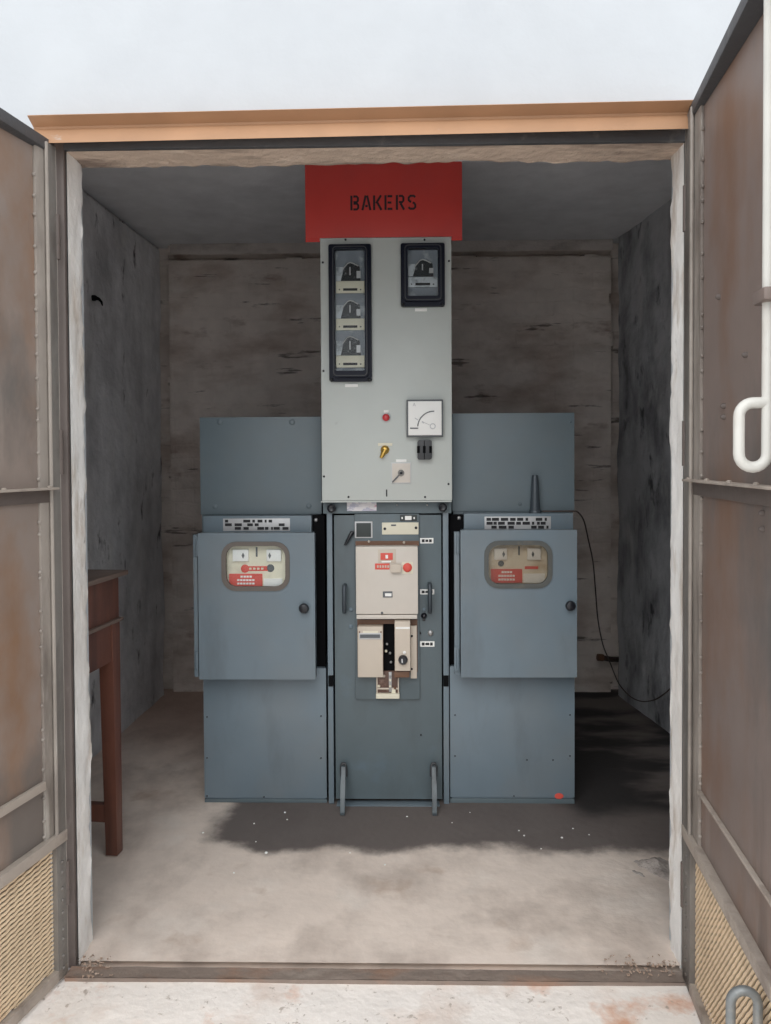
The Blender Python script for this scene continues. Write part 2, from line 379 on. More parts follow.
mb = MB()
def lwf(u, v):
    y = YI - .02 + (YK + .1 - YI + .02) * u; z = -.02 + (ZC + .08) * v
    g = (.05 if y > YK - .05 - .02 * nz((0, 0, z), 3) else 0) + (.05 if z > ZC - .045 - .02 * nz((0, y, 3), 3) else 0)
    return (lwx(y) + .022 * fb((0, y, z), 2.2, 1) - min(g, .05), y, z)
mb.grid(lwf, 110, 130)
mb.hexa([(lwx(YI) - .25, YI, -.02), (lwx(YI) - .08, YI, -.02), (lwx(YK + .2) - .08, YK + .2, -.02), (lwx(YK + .2) - .25, YK + .2, -.02),
         (lwx(YI) - .25, YI, ZC + .1), (lwx(YI) - .08, YI, ZC + .1), (lwx(YK + .2) - .08, YK + .2, ZC + .1), (lwx(YK + .2) - .25, YK + .2, ZC + .1)])
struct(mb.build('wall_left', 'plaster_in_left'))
mb = MB()
def rwf(u, v):
    y = YI - .02 + (YK + .1 - YI + .02) * u; z = -.02 + (ZC + .08) * v
    g = .05 if y > YK - .05 - .02 * nz((0, 0, z), 3) else 0
    return (rwx(y) - .022 * fb((0, y, z), 2.4, 4) + g, y, z)
mb.grid(rwf, 110, 130)
mb.hexa([(rwx(YI) + .08, YI, -.02), (rwx(YI) + .25, YI, -.02), (rwx(YK + .2) + .25, YK + .2, -.02), (rwx(YK + .2) + .08, YK + .2, -.02),
         (rwx(YI) + .08, YI, ZC + .1), (rwx(YI) + .25, YI, ZC + .1), (rwx(YK + .2) + .25, YK + .2, ZC + .1), (rwx(YK + .2) + .08, YK + .2, ZC + .1)])
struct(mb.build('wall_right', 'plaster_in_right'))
mb = MB()
zb = P(390, 252, YK - .03).z
x0k, x1k = lwx(YK) - .1, rwx(YK) + .1
def bwf(u, v):
    x = x0k + (x1k - x0k) * u; z = -.02 + (ZC + .08) * v
    course = math.exp(-((((z + .01 * nz((x, 0, z), 4)) / .085) % 1 - .5) / .13) ** 2)
    dp = .06 if (x < lwx(YK) + .022 + .014 * nz((0, 0, z), 4) or x > rwx(YK) - .012 - .014 * nz((2, 0, z), 4) or zb - .022 - .012 * nz((x, 0, 0), 4) < z < zb) else 0
    return (x, YK + dp + .014 * fb((x, 0, z), 2.5, 7) + .004 * course * max(0, .4 + nz((x, 3, z), 2.5)), z)
mb.grid(bwf, 220, 240)
mb.box(x0k - .2, x1k + .2, YK + .09, YK + .25, -.02, ZC + .1)
struct(mb.build('wall_back', 'brick'))
mb = MB()
mb.grid(lambda u, v: (-1.75 + 3.5 * u, YI - .05 + (YK + .15 - YI) * v, ZC + .008 * fb((u * 3, v * 3, 0), 1.1, 3)), 40, 40)
mb.box(-1.9, 1.9, YI - .05, YK + .3, ZC + .06, ZC + .3)
struct(mb.build('ceiling', 'ceiling'))
# ring beam along the head of the back wall, short of both corners
bx0, bx1 = P(170, 250, YK - .03).x, P(613, 250, YK - .03).x
mb = MB()
mb.grid(lambda u, v: (bx0 + (bx1 - bx0) * u, YK - .03 + .006 * fb((u * 3, v, 0), 3), zb + .006 * fb((u * 3, 0, 0), 6) * (1 - v) + (ZC - zb) * v), 80, 3)
mb.box(bx0, bx1, YK - .024, YK + .02, zb + .008, ZC + .01)
struct(mb.build('trim_1', 'beam_plaster'))

# front wall with the doorway
WX = 3.6; WZ = 4.2
mb = MB()
mb.box(-WX, XL, YF, YI, -.3, WZ); mb.box(XR, WX, YF, YI, -.3, WZ); mb.box(XL, XR, YF, YI, ZT, WZ)
mb.box(-WX, WX, YI, YI + .12, ZC + .32, WZ)
struct(mb.build('wall_front', 'white_wall'))
# plaster reveals, with broken inner edges
mb = MB()
def revl(side):
    def f(u, v):
        z = -.01 + (ZT + .01) * v
        e = .024 * fb((side * 2, 0, z), 5, 3 + side) + .016 * nz((side, 0, z), 22) + .006 * nz((side, 4, z), 60)
        d = (TH - .012 + e) * u
        bulge = .006 + .012 * fb((side, u, z), 6, 1) * u
        if u > .85: bulge -= .02 * (u - .85) / .15
        return ((XL + bulge + .004) if side < 0 else (XR - bulge - .004), YF + .004 + d, z)
    return f
mb.grid(revl(-1), 8, 160)
struct(mb.build('trim_2', 'jamb'))
mb = MB(); mb.grid(revl(1), 8, 160)
struct(mb.build('trim_3', 'jamb'))
mb = MB()
def sof(u, v):
    x = XL - .01 + (XR - XL + .02) * u
    e = .03 * fb((x, 0, 0), 5, 8) + .014 * nz((x, 0, 0), 26)
    b = .006 + .018 * max(0, fb((x, v, 0), 7, 2)) * v
    return (x, YF + .004 + (TH + .015 + e) * v, ZT - b + (.02 * (v - .85) / .15 if v > .85 else 0))
mb.grid(sof, 160, 8)
struct(mb.build('trim_4', 'soffit'))
# orange lintel channel
zb0, zb1 = P(385, 136, YF - .06).z, P(385, 109.5, YF - .06).z
bxa, bxb = P(33, 130, YF - .05).x, P(702, 120, YF - .05).x
mb = MB()
hb = zb1 - zb0
prof = [(YF + .002, zb0 + .030), (YF - .064, zb0), (YF - .056, zb0 + hb * .5), (YF - .046, zb0 + hb * .64), (YF - .048, zb0 + hb * .72), (YF - .082, zb1 - .004), (YF - .076, zb1), (YF + .002, zb1 + .004)]
mb.prism(prof, bxa, bxb, axis='x')
for v_ in mb.bm.verts: v_.co.z += .008 * v_.co.x
struct(mb.build('trim_5', 'beam'))
# steel door frame
fx0, fx1 = P(58, 560, YF - .012).x, P(69.5, 560, YF - .012).x
gx0, gx1 = P(685.5, 560, YF - .012).x, P(691, 560, YF - .012).x
ft0, ft1 = P(385, 145, YF - .012).z, P(385, 137, YF - .012).z
mb = MB()
mb.box(fx0 - .02, fx1, YF - .012, YF + .004, -.005, ft1, .002)
struct(mb.build('trim_6', 'frame_brown'))
mb = MB(); mb.box(gx0, gx1 + .02, YF - .012, YF + .004, -.005, ft1, .002)
struct(mb.build('trim_7', 'frame_brown'))
mb = MB(); mb.box(fx1, gx0, YF - .012, YF + .004, ft0, zb0 + .026, .002)
struct(mb.build('trim_8', 'top_rail'))  # frame head coloured dark, the lintel's shade put into its colour
# sill angle with a groove behind it
ys1 = FL(385, 968, .004).y; ys0 = FL(385, 979, .004).y
mb = MB()
mb.grid(lambda u, v: (fx1 - .01 + (gx0 - fx1 + .02) * u, ys0 + (ys1 - ys0) * v, .002 + .004 * fb((u * 1.6, v * .1, 0), 14, 2)), 120, 4)
mb.box(fx1 - .01, gx0 + .01, ys0, ys1, -.06, 0)
struct(mb.build('trim_9', 'sill'))
# step and yard
mb = MB()
mb.grid(lambda u, v: (-1.6 + 3.2 * u, .9 + (ys0 + .02 - .9) * v, -.010 + .005 * fb((u * 3.2, v * 1.2, 0), 3, 5)), 90, 50)
mb.box(-1.6, 1.6, .9, YF + .01, -.2, -.03)
struct(mb.build('concrete_step', 'slab'), 'worn white concrete step outside the doorway')
mb = MB(); mb.grid(lambda u, v: (-9 + 18 * u, -12 + (12 + YF) * v, -.2), 4, 4)
struct(mb.build('ground', 'ground'))

# ------------------------------------------------------------------ the two doors
def make_door(name, label, hx_px, vp_px, s, W, sheet):
    h = P(hx_px, 560, YF - .035)
    d = ray(vp_px, 462); d.z = 0; d.normalize(); u = -d
    rz = math.atan2(u.y, u.x)
    T = Thing(name, label, None, (h.x, h.y, 0), rz, local=True, kind='structure')
    nrm = Vector((-u.y, u.x, 0))
    def loc(px, py, v=0.0):
        o = h + nrm * (v * s) - CO; o.z = 0
        rd = ray(px, py); t = o.dot(nrm) / rd.dot(nrm); q = CO + rd * t
        w = q - Vector((h.x, h.y, 0)); return (w.dot(u), q.z)
    T.loc = loc; T.s = s; T.u = u; T.n = nrm
    return T
def dbox(mb, s, u0, u1, v0, v1, z0, z1, bev=.0015):
    a, b = sorted((v0 * s, v1 * s)); return mb.box(u0, u1, a, b, z0, z1, bev)

def fill_door(T, W, ztop, zmid, zlow, zrail, zbot, sheet, stile_w, flat_rail, low_w, slope):
    s = T.s
    mb = MB(); dbox(mb, s, .0, W, -.004, 0, zmid, ztop - .01, 0); T.part('sheet_panel', mb, sheet)
    mb = MB(); dbox(mb, s, .0, W, -.004, 0, zrail, zmid, 0); T.part('sheet_panel', mb, sheet)
    # hinge stile: dark angle above, narrow below, with a pale scuffed edge
    mb = MB()
    dbox(mb, s, .0, stile_w * .5, 0, .016, zrail, ztop - .012)
    dbox(mb, s, .0, low_w, 0, .016, zbot, zrail)
    for k in range(9):
        z = zbot + .03 + (zrail - zbot - .04) * (k + random.uniform(-.25, .25)) / 9
        mb.lathe((low_w * .5, s * .016, z), [(.005, -.002), (.005, .002), (.003, .004)], 7)
    T.part('hinge_stile', mb, 'door_frame')
    mb = MB(); dbox(mb, s, stile_w * .5, stile_w, 0, .008, zrail, ztop - .012)
    mb.tube([(stile_w * .5, s * .014, zrail), (stile_w * .5, s * .014, ztop - .012)], .005, 8)
    for k in range(30):
        z = zrail + .04 + (ztop - zrail - .08) * (k + random.uniform(-.4, .4)) / 30
        mb.lathe((stile_w + .001, s * .004, z), [(.004, -.003), (.0055, .001), (.003, .005)], 7)
    T.part('edge_angle', mb, 'door_edge')
    mb = MB(); mb.tube([(.001, s * .013, zbot), (.001, s * .013, ztop - .02)], .0035, 6); T.part('edge_bead', mb, 'door_edge')
    mb = MB(); dbox(mb, s, W - .04, W, 0, .012, zbot, ztop - .012); T.part('closing_stile', mb, 'door_frame')
    # top rail tapers to the hinge
    mb = MB()
    a = .05
    mb.hexa([(0, 0, ztop - .035), (W, 0, ztop - .045), (W, s * a, ztop - .03), (0, s * .012, ztop - .03),
             (0, 0, ztop), (W, 0, ztop), (W, s * a, ztop), (0, s * .012, ztop)], .002)
    T.part('top_rail', mb, 'top_rail')
    mb = MB(); dbox(mb, s, stile_w * .4, W - .04, 0, .034, zmid, zmid + .006)
    for k in range(5): mb.lathe((.05 + k * .17, s * .018, zmid + .005), [(.006, 0), (.006, .004), (.003, .006)], 8, axis='z')
    T.part('middle_rail', mb, 'door_rail')
    mb = MB(); dbox(mb, s, stile_w * .5, W - .04, .002, .010, zmid - .034, zmid); T.part('shaded_rail_web', mb, 'frame_brown')  # web in a darker brown that carries the deep shade below the rail
    mb = MB(); dbox(mb, s, stile_w, W - .04, 0, .012, zlow, zlow + .006 if not flat_rail else zlow + .022); T.part('stiffener', mb, 'door_rail')
    mb = MB(); dbox(mb, s, .0, W, 0, .020, zrail - .004, zrail + .026); T.part('lower_rail', mb, 'door_rail')
    mb = MB(); dbox(mb, s, .0, W, -.004, .016, zbot, zbot + .030); T.part('bottom_rail', mb, 'door_rail')
    # expanded metal ventilation panel
    mb = MB(); z0, z1 = zbot + .028, zrail + .004
    ua, ub = low_w - .004, W - .04
    t = bmesh.new()
    def strands(m, pitch, h, va, vb, lean):
        zc = z0 - abs(m) * (ub - ua)
        while zc < z1 + abs(m) * (ub - ua):
            # centre line z = zc + m * (u - ua), clipped to the opening
            lo, hi = ua, ub
            if abs(m) > 1e-6:
                e = sorted((ua + (z0 - zc) / m, ua + (z1 - zc) / m)); lo, hi = max(lo, e[0]), min(hi, e[1])
            elif not (z0 < zc < z1): lo = hi
            if hi - lo > .008:
                nseg = max(1, int((hi - lo) / .015)); prev = None
                for i in range(nseg + 1):
                    uu = lo + (hi - lo) * i / nseg; zz = zc + m * (uu - ua) + (.0012 if i % 2 else -.0012)
                    cur = [t.verts.new((uu, s * va, zz - h / 2 - lean)), t.verts.new((uu, s * va, zz + h / 2 - lean)), t.verts.new((uu, s * vb, zz + h / 2 + lean)), t.verts.new((uu, s * vb, zz - h / 2 + lean))]
                    if prev:
                        for k in range(4): t.faces.new((prev[k], prev[(k + 1) % 4], cur[(k + 1) % 4], cur[k]))
                    prev = cur
            zc += pitch
    k_ = math.sqrt(1 + slope * slope)
    strands(slope, .0125 * k_, .0068 * k_, -.002, .002, 0)
    mb._merge(t)
    mb2 = MB(); t = bmesh.new(); strands(slope, .0125 * k_, .0116 * k_, -.0085, -.0065, .0); mb2._merge(t)  # dark strands added behind the mesh to darken its gaps like shade
    T.part('mesh_panel', mb, 'mesh'); T.part('added_mesh_backing', mb2, 'frame_brown')
    # hinge knuckles
    for z in (zbot + .25, zmid + .1, ztop - .25):
        mb = MB(); mb.lathe((-.004, s * .012, z), [(.009, -.06), (.009, -.02), (.0075, -.02), (.0075, -.019), (.009, -.019), (.009, .06)], 12, axis='z')
        T.part('hinge', mb, 'frame_brown')

D1 = make_door('door_1', 'left leaf of the brown steel double door, swung outwards', 57, 575, 1, .78, None)
def zz_(T, px, py): return T.loc(px, py)[1]
W1 = .80
ztop1 = zz_(D1, 40, 137); zmid1 = zz_(D1, 40, 490); zlow1 = zz_(D1, 30, 797); zr1 = zz_(D1, 40, 853); zb1_ = zz_(D1, 60, 990)
st1 = D1.loc(37, 450)[0]
print('door1', ztop1, zmid1, zlow1, zr1, zb1_, st1, D1.loc(0, 450))
fill_door(D1, W1, ztop1, zmid1, zlow1, zr1, 0.0, 'door_sheet_left', st1, True, D1.loc(53, 940)[0], -.10)
D2 = make_door('door_2', 'right leaf of the brown steel double door, with a white bolt rod', 690, 483, -1, .78, None)
ztop2 = zz_(D2, 720, 65); zmid2 = zz_(D2, 730, 484.5); zlow2 = zz_(D2, 730, 836); zr2 = zz_(D2, 730, 908); zb2_ = zz_(D2, 690, 988)
st2 = D2.loc(703, 450)[0]
print('door2', ztop2, zmid2, zlow2, zr2, zb2_, st2, D2.loc(771, 450))
ma, mb_ = D2.loc(700, 952), D2.loc(718, 918); print('slope', (mb_[1] - ma[1]) / (mb_[0] - ma[0]), ma, mb_)
fill_door(D2, W1, ztop2, zmid2, zlow2, zr2, 0.0, 'door_sheet', st2, False, D2.loc(696, 940)[0], (mb_[1] - ma[1]) / (mb_[0] - ma[0]))
# bolt rod on the right leaf
ur, zr_ = D2.loc(766, 460, .03); zl = D2.loc(758, 467, .03)[1]; zt_ = D2.loc(755, 405, .03)[1]; ul = D2.loc(740, 430, .03)[0]
v0 = -.028; gap = (766 - 740) * 1.5 / F; R = gap / 2; vc = v0 - R
mb = MB()
pts = [(ur, v0, ztop2 - .02), (ur, v0, 1.9), (ur, v0, 1.6), (ur, v0, zl + R)]
pts += [(ur, vc + R * math.cos(a), zl + R + R * math.sin(a)) for a in [-math.pi * k / 10 for k in range(1, 11)]]
pts += [(ur, v0 - gap, zt_ - R)]
pts += [(ur, vc + R * math.cos(math.pi - math.pi / 2 * k / 6), zt_ - R + R * math.sin(math.pi - math.pi / 2 * k / 6)) for k in range(1, 7)]
pts += [(ur, v0, zt_)]
rod = D2.part('bolt_rod', mb.tube(pts, .0105, 12), 'rod_white', label='white painted bolt rod with a looped grip')
zc_ = D2.loc(764, 298, .03)[1]
mb = MB(); mb.box(ur - .032, ur + .032, -.046, -.001, zc_ - .012, zc_ + .012, .004)
D2.part('rod_guide', mb, 'door_sheet')
# grab handle near the foot of the right leaf
ua = D2.loc(735, 1010, .035)[0]; ub = D2.loc(757, 1010, .035)[0]; zh = D2.loc(745, 978, .035)[1]
uc = D2.loc(758, 1005, .02)[0]; va = -.02; gp = 24.5 * 1.62 / F; rr = gp / 2; zh -= .006
mb = MB()
pts = [(uc, va, .03), (uc, va, .1), (uc, va, zh - rr)] + [(uc, va - rr + rr * math.cos(math.pi * k / 10), zh - rr + rr * math.sin(math.pi * k / 10)) for k in range(1, 10)] + [(uc, va - gp, zh - rr), (uc, va - gp, zh - .10), (uc, va - gp, zh - .15)]
D2.part('drop_bolt', mb.tube(pts, .0095, 12), 'rod_grey', label='grey steel drop bolt bent over at its head')
for z_ in (.05, .13): D2.part('bolt_guide', MB().box(uc - .03, uc + .03, -.034, -.001, z_ - .01, z_ + .01, .003), 'door_rail')
for (px, py) in ((720, 297), (747, 355), (725, 406), (725, 417), (764, 513), (764, 529)):
    q = D2.loc(px, py); mb = MB(); mb.lathe((q[0], -.002, q[1]), [(.006, .004), (.006, -.004), (.003, -.008)], 8)
    D2.part('rivet', mb, 'frame_brown')

# ------------------------------------------------------------------ small helpers for fronts
def fbox(mb, px0, py0, px1, py1, Y, depth, bev=.002):
    x0, x1, z0, z1 = rect(px0, py0, px1, py1, Y); return mb.box(x0, x1, Y, Y + depth, z0, z1, bev)
def one(T, name, mt, px0, py0, px1, py1, Y, depth, bev=.002, parent=None, label=None):
    return T.part(name, fbox(MB(), px0, py0, px1, py1, Y, depth, bev), mt, parent, label)
def dome(T, name, mt, px, py, Y, rpx, h=.006, parent=None, label=None):
    c = P(px, py, Y); r = rpx * Y / F
    return T.part(name, MB().lathe(c, [(r, .001), (r, -h * .4), (r * .75, -h * .8), (r * .35, -h)], 14), mt, parent, label)
def marks(T, name, mt, rects, Y, parent=None, d=.0015, label=None):
    mb = MB()
    for r in rects: fbox(mb, *r, Y - d, d, 0)
    return T.part(name, mb, mt, parent, label)

# ------------------------------------------------------------------ switchgear cabinets
DEP = .85
def cabinet(label, q):
    """q: pixel layout of one side unit"""
    T = Thing('switchgear_cabinet', label, 'electrical cabinet', (P((q['base'][0] + q['base'][2]) / 2, 802, YB).x, YB + DEP / 2, 0))
    YU = YB + .06; YD = YB - .10
    b = q['base']; x0, x1, z0, z1 = rect(*b, YB)
    # base body
    T.part('base_body', MB().box(x0 + .006, x1 - .006, YB + .004, YB + DEP, .004, z1 - .002, .003), 'blue')
    T.part('base_panel', MB().box(x0, x1, YB - .003, YB + .004, z0 + .022, z1, .0015), 'blue')
    T.part('plinth', MB().box(x0, x1, YB - .001, YB + .02, .0, z0 + .016, .001), 'teal')
    for (px, py) in q['base_screws']:
        dome(T, 'screw', 'black', px, py, YB - .003, .8, .003)
    # upper compartment
    ub = q['upper']; ux0, ux1, uz0, uz1 = rect(*ub, YU)
    T.part('upper_body', MB().box(ux0 + .004, ux1 - .004, YU + .006, YB + DEP, z1, uz1 - .004, .003), 'blue_top')
    T.part('upper_panel', MB().box(ux0, ux1, YU, YU + .008, uz0, uz1, .003), 'blue_top')
    for (px, py, r) in q['upper_bolts']:
        dome(T, 'bolt', 'blue_top', px, py, YU, r, .006)
    # header ledge
    hd = q['header']; hx0, hx1, hz0, hz1 = rect(*hd, YB)
    T.part('header', MB().box(hx0, hx1, YB, YU + .004, hz0 - .02, hz1, .002), 'blue')
    npx = q['plate']; plate = one(T, 'nameplate', 'silver', *npx, YB - .003, .004, .001)
    rows = []; rnd = random.Random(q['seed'])
    w = npx[2] - npx[0]; hh = npx[3] - npx[1]
    for k in range(3):
        y0 = npx[1] + hh * (.10 + .29 * k); xx = npx[0] + 2
        while xx < npx[2] - 4:
            L = rnd.uniform(1.5, 8)
            mid = .25 < (xx - npx[0]) / w < .75
            if rnd.random() < (.85 if mid else .6): rows.append((xx, y0, min(xx + L, npx[2] - 1.5), y0 + hh * .22))
            xx += L + rnd.uniform(.6, 3)
    marks(T, 'lettering', 'ink', rows, YB - .003, plate)
    # black side recess
    g = q['gap']; gx0, gx1, gz0, gz1 = rect(*g, YB + .03)
    T.part('side_recess', MB().box(gx0, gx1, YB + .03, YB + .05, gz0, gz1), 'void')
    dome(T, 'bolt', 'steel', *q['gap_bolt'], YB + .03, 2, .006)
    # backing box behind the glazed door
    d = q['door']; dx0, dx1, dz0, dz1 = rect(*d, YD)
    T.part('instrument_box', MB().box(hx0 + .004, hx1 - .004, YD + .045, YB + .03, dz0 + .008, hz0 - .006, .002), 'blue')
    # door with rounded window
    wn = q['window']; wx0, wx1, wz0, wz1 = rect(*wn, YD)
    mb = MB(); N = 5
    mb.ring(rrect(dx0, dx1, dz0, dz1, .0025, N), rrect(wx0, wx1, wz0, wz1, .055, N), YD, YD + .012)
    for bx in ((dx0, dx0 + .010, dz0 + .006, dz1 - .006), (dx1 - .010, dx1, dz0 + .006, dz1 - .006)): mb.box(bx[0], bx[1], YD + .006, YD + .045, bx[2], bx[3])
    mb.box(dx0 + .006, dx1 - .006, YD + .006, YD + .045, dz0, dz0 + .010); mb.box(dx0 + .006, dx1 - .006, YD + .006, YD + .045, dz1 - .010, dz1)
    door = T.part('door', mb, 'blue')
    mb = MB(); g1 = .014
    mb.ring(rrect(wx0 - .003, wx1 + .003, wz0 - .003, wz1 + .003, .056, N), rrect(wx0 + g1, wx1 - g1, wz0 + g1, wz1 - g1, .043, N), YD - .006, YD + .010)
    T.part('window_gasket', mb, q['gasket'], door)
    T.part('window_glass', MB().prism(rrect(wx0 + g1 * .6, wx1 - g1 * .6, wz0 + g1 * .6, wz1 - g1 * .6, .045, N), YD + .004, YD + .007), q['glass'], door)
    # instruments
    YP = YD + .030
    ip = T.part('instrument_panel', MB().box(wx0 - .03, wx1 + .03, YP, YP + .012, wz0 - .03, wz1 + .03), q['panel'])
    ww = wn[2] - wn[0]; wh = wn[3] - wn[1]
    def R(a, b_, c, e): return (wn[0] + a * ww, wn[1] + b_ * wh, wn[0] + c * ww, wn[1] + e * wh)
    for (a, c, pa) in q['meters']:
        r = R(a, .15, c, .40)
        m_ = one(T, 'meter', 'whitep', *r, YP - .012, .012, .002, ip)
        cxp = wn[0] + pa * ww; cyp = (r[1] + r[3]) / 2
        c3 = P(cxp, cyp, YP - .012); k = YP / F
        T.part('meter_pointer', MB().prism([(c3.x, c3.z + 3.2 * k), (c3.x + 1.4 * k, c3.z), (c3.x, c3.z - 3.2 * k), (c3.x - 1.4 * k, c3.z)], YP - .0145, YP - .0125), 'greyink', ip)
    if q['strip']:
        a, c = q['strip']
        st = one(T, 'red_strip', 'redlabel', *R(a, .50, c, .60), YP - .0025, .003, 0, ip)
        marks(T, 'lettering', 'ivory', [R(a + .06 + k * .06, .53, a + .06 + k * .06 + .035, .57) for k in range(4)], YP - .0025, st)
        dome(T, 'roundel', 'redlabel', wn[0] + a * ww, wn[1] + .55 * wh, YP, 4.2, .004, ip)
        dome(T, 'roundel', 'greyink', wn[0] + c * ww, wn[1] + .54 * wh, YP, 4.0, .004, ip)
    else:
        dome(T, 'roundel', 'greyink', wn[0] + .24 * ww, wn[1] + .48 * wh, YP, 3, .004, ip)
        one(T, 'red_strip', 'redlabel', *R(.60, .54, .80, .60), YP - .0025, .003, 0, ip)
    lb = one(T, 'warning_label', 'redlabel', *R(*q['label']), YP - .004, .004, 0, ip)
    la = q['label']; lw = la[2] - la[0]; lh = la[3] - la[1]
    rows = []
    for k, (i0, i1) in enumerate(((.34, .66), (.24, .76), (.24, .76))):
        y0 = la[1] + lh * (.15 + .27 * k); xx = la[0] + lw * i0
        while xx < la[0] + lw * i1:
            rows.append(R(xx, y0, xx + lw * .07, y0 + lh * .14)); xx += lw * .09
    marks(T, 'lettering', 'whitep', rows, YP - .004, lb)
    one(T, 'blank_plate', 'whitep', *R(la[2] + .02, la[1] + .1, .90, la[3]), YP - .003, .003, 0, ip)
    one(T, 'centre_tag', 'greyink', *R(.50, .10, .525, .30), YP - .004, .004, 0, ip)
    # knob and hinges
    kx, ky = q['knob']; c = P(kx, ky, YD)
    kr = 5.2 * YD / F
    T.part('knob', MB().lathe(c, [(kr * .5, .001), (kr * .5, -.010), (kr * .95, -.014), (kr, -.022), (kr * .8, -.030), (kr * .3, -.033)], 18), 'black', door, 'round black knob')
    for hg in q['hinges']:
        hx0_, hx1_, hz0_, hz1_ = rect(*hg, YD)
        mb = MB(); mb.box(hx0_, hx1_, YD + .012, YD + .02, hz0_, hz1_, .0015); mb.lathe(((hx0_ + hx1_) / 2 + .003, YD + .010, (hz0_ + hz1_) / 2), [(.006, -(hz1_ - hz0_) * .45), (.006, (hz1_ - hz0_) * .45)], 10, axis='z')
        T.part('hinge', mb, 'blue', door)
    hs = q['hinge_strip']; a0, a1, c0, c1 = rect(*hs, YD + .015)
    T.part('hinge_strip', MB().box(a0, a1, YD + .018, YD + .045, c0, c1, .001), 'blue')
    return T

CABL = cabinet('blue-grey switchgear cabinet left of the tall grey relay panel, nearest the wooden table', dict(
    seed=3, base=(204, 668, 326.5, 803), upper=(200, 417, 321.5, 514.5), header=(203.5, 516, 311.5, 534), plate=(223, 518.5, 290, 531),
    gap=(311, 515, 325, 669), gap_bolt=(316, 520), door=(198.5, 533, 315, 679.5), window=(222.5, 542.5, 289, 590),
    base_screws=[(207, 717), (321, 716), (207, 758), (321, 758), (207, 796), (264, 797)],
    upper_bolts=[(220, 422, 3), (292, 422, 3), (215, 506.5, 2.6), (309, 506, 2.6)],
    gasket='rubber_brown', glass='glass', panel='inner_panel', meters=[(.15, .39, .31), (.66, .88, .71)], strip=(.34, .72), label=(.10, .66, .60, .93),
    knob=(304.5, 607.5), hinges=[(193.5, 537, 198, 557), (193.5, 652, 198, 670)], hinge_strip=(193.5, 535, 197.6, 677)))
CABR = cabinet('blue-grey switchgear cabinet right of the relay panel, a tapered tube on its ledge', dict(
    seed=9, base=(450, 666, 574.5, 802.5), upper=(452, 413, 574.5, 511.5), header=(464, 513.5, 573, 531), plate=(484.5, 516.5, 551, 530),
    gap=(449.6, 514.5, 464, 665), gap_bolt=(459, 518), door=(460.7, 530, 577, 677.5), window=(485, 541.5, 551.5, 587.5),
    base_screws=[(455, 715), (570, 715), (455, 756), (570, 756), (527, 760), (553, 760), (514, 796)],
    upper_bolts=[(571, 422, 1.2), (520, 504, 1.6)],
    gasket='rubber', glass='glass_dusty', panel='inner_panel_brown', meters=[(.14, .33, .28), (.64, .84, .72)], strip=None, label=(.09, .60, .56, .90),
    knob=(569.5, 605), hinges=[(454.5, 534, 460, 554), (454.5, 648, 460, 672)], hinge_strip=(454.5, 532, 459.6, 675)))
c = P(559, 796, YB - .003)
CABR.part('paint_spot', MB().prism([(c.x + .018 * math.cos(a) , c.z + .012 * math.sin(a)) for a in [k * math.pi / 7 for k in range(14)]], YB - .0045, YB - .003), 'redlabel', label='red paint spot')

# ------------------------------------------------------------------ breaker cubicle
YR = YB - .06           # relay panel front
T = Thing('breaker_cubicle', 'narrow blue-grey cubicle frame around the breaker truck, under the relay panel', 'electrical cabinet', (P(388, 805, YB).x, YB + .4, 0))
cxl0, cxl1, cz0, _ = rect(328, 514, 333.3, 803, YB); cxr0, cxr1, _, _ = rect(443.2, 514, 448.7, 803, YB)
hx0, hx1, hz0, hz1 = rect(323, 500, 451.5, 513.5, YB - .012)
T.part('side_frame', MB().box(cxl0, cxl1, YB - .012, YB + .08, 0.002, hz0 + .004, .0015), 'blue')
T.part('side_frame', MB().box(cxr0, cxr1, YB - .012, YB + .08, 0.002, hz0 + .004, .0015), 'blue')
T.part('header', MB().box(hx0, hx1, YB - .012, YB + .022, hz0, hz1, .002), 'teal')
T.part('inner_recess', MB().box(cxl0 + .002, cxr1 - .006, YB + .09, YB + .8, .002, hz0 + .01), 'void')
for (px, py) in ((331, 681), (446, 681)): one(T, 'slot', 'void', px - 2.6, py - 5.5, px + 2.6, py + 5.5, YB - .0135, .003, 0)
stk = one(T, 'sticker', 'lilac', 347, 501.5, 376.5, 511, YB - .0135, .002, 0, label='faded lilac and white sticker')
for px in (397, 427): dome(T, 'screw', 'steel', px, 505, YB - .012, 1.0, .003)
for (px, py) in ((332, 508), (442.5, 507)):
    c = P(px, py, YB - .012); r = 4.3 * YB / F
    T.part('guide_knob', MB().lathe(c, [(r * .6, .001), (r * .6, -.012), (r, -.016), (r, -.028), (r * .6, -.032), (r * .25, -.030)], 16), 'black')
zk = P(332, 512, YB).z
zbm = .02

# ------------------------------------------------------------------ breaker truck
T = Thing('circuit_breaker_truck', 'dark blue-grey circuit breaker truck with beige mechanism covers between both cabinets', 'circuit breaker', (P(388, 805, YB).x, YB + .03, 0))
fx0_, fx1_, fz0, fz1 = rect(335, 514.5, 441.7, 801, YB)
T.part('front_plate', MB().box(fx0_, fx1_, YB - .004, YB + .01, fz0 + .01, fz1 - .002, .0015), 'teal')
sx0, sx1, sz0, sz1 = rect(334.5, 804.5, 442, 812, YB - .015)
T.part('sill_bar', MB().box(sx0 + .01, sx1 - .01, YB - .035, YB + .02, .003, sz1, .002), 'blue')
bpx = one(T, 'raised_plate', 'teal', 355, 514, 419.5, 699.5, YB - .018, .015, .003)
YP1 = YB - .018
one(T, 'meter_bezel', 'silver', 354.8, 521.5, 372.5, 538, YP1 - .004, .005, .001, bpx)
one(T, 'meter_face', 'label_dark', 356.3, 523, 371, 537, YP1 - .0065, .004, .001, bpx)
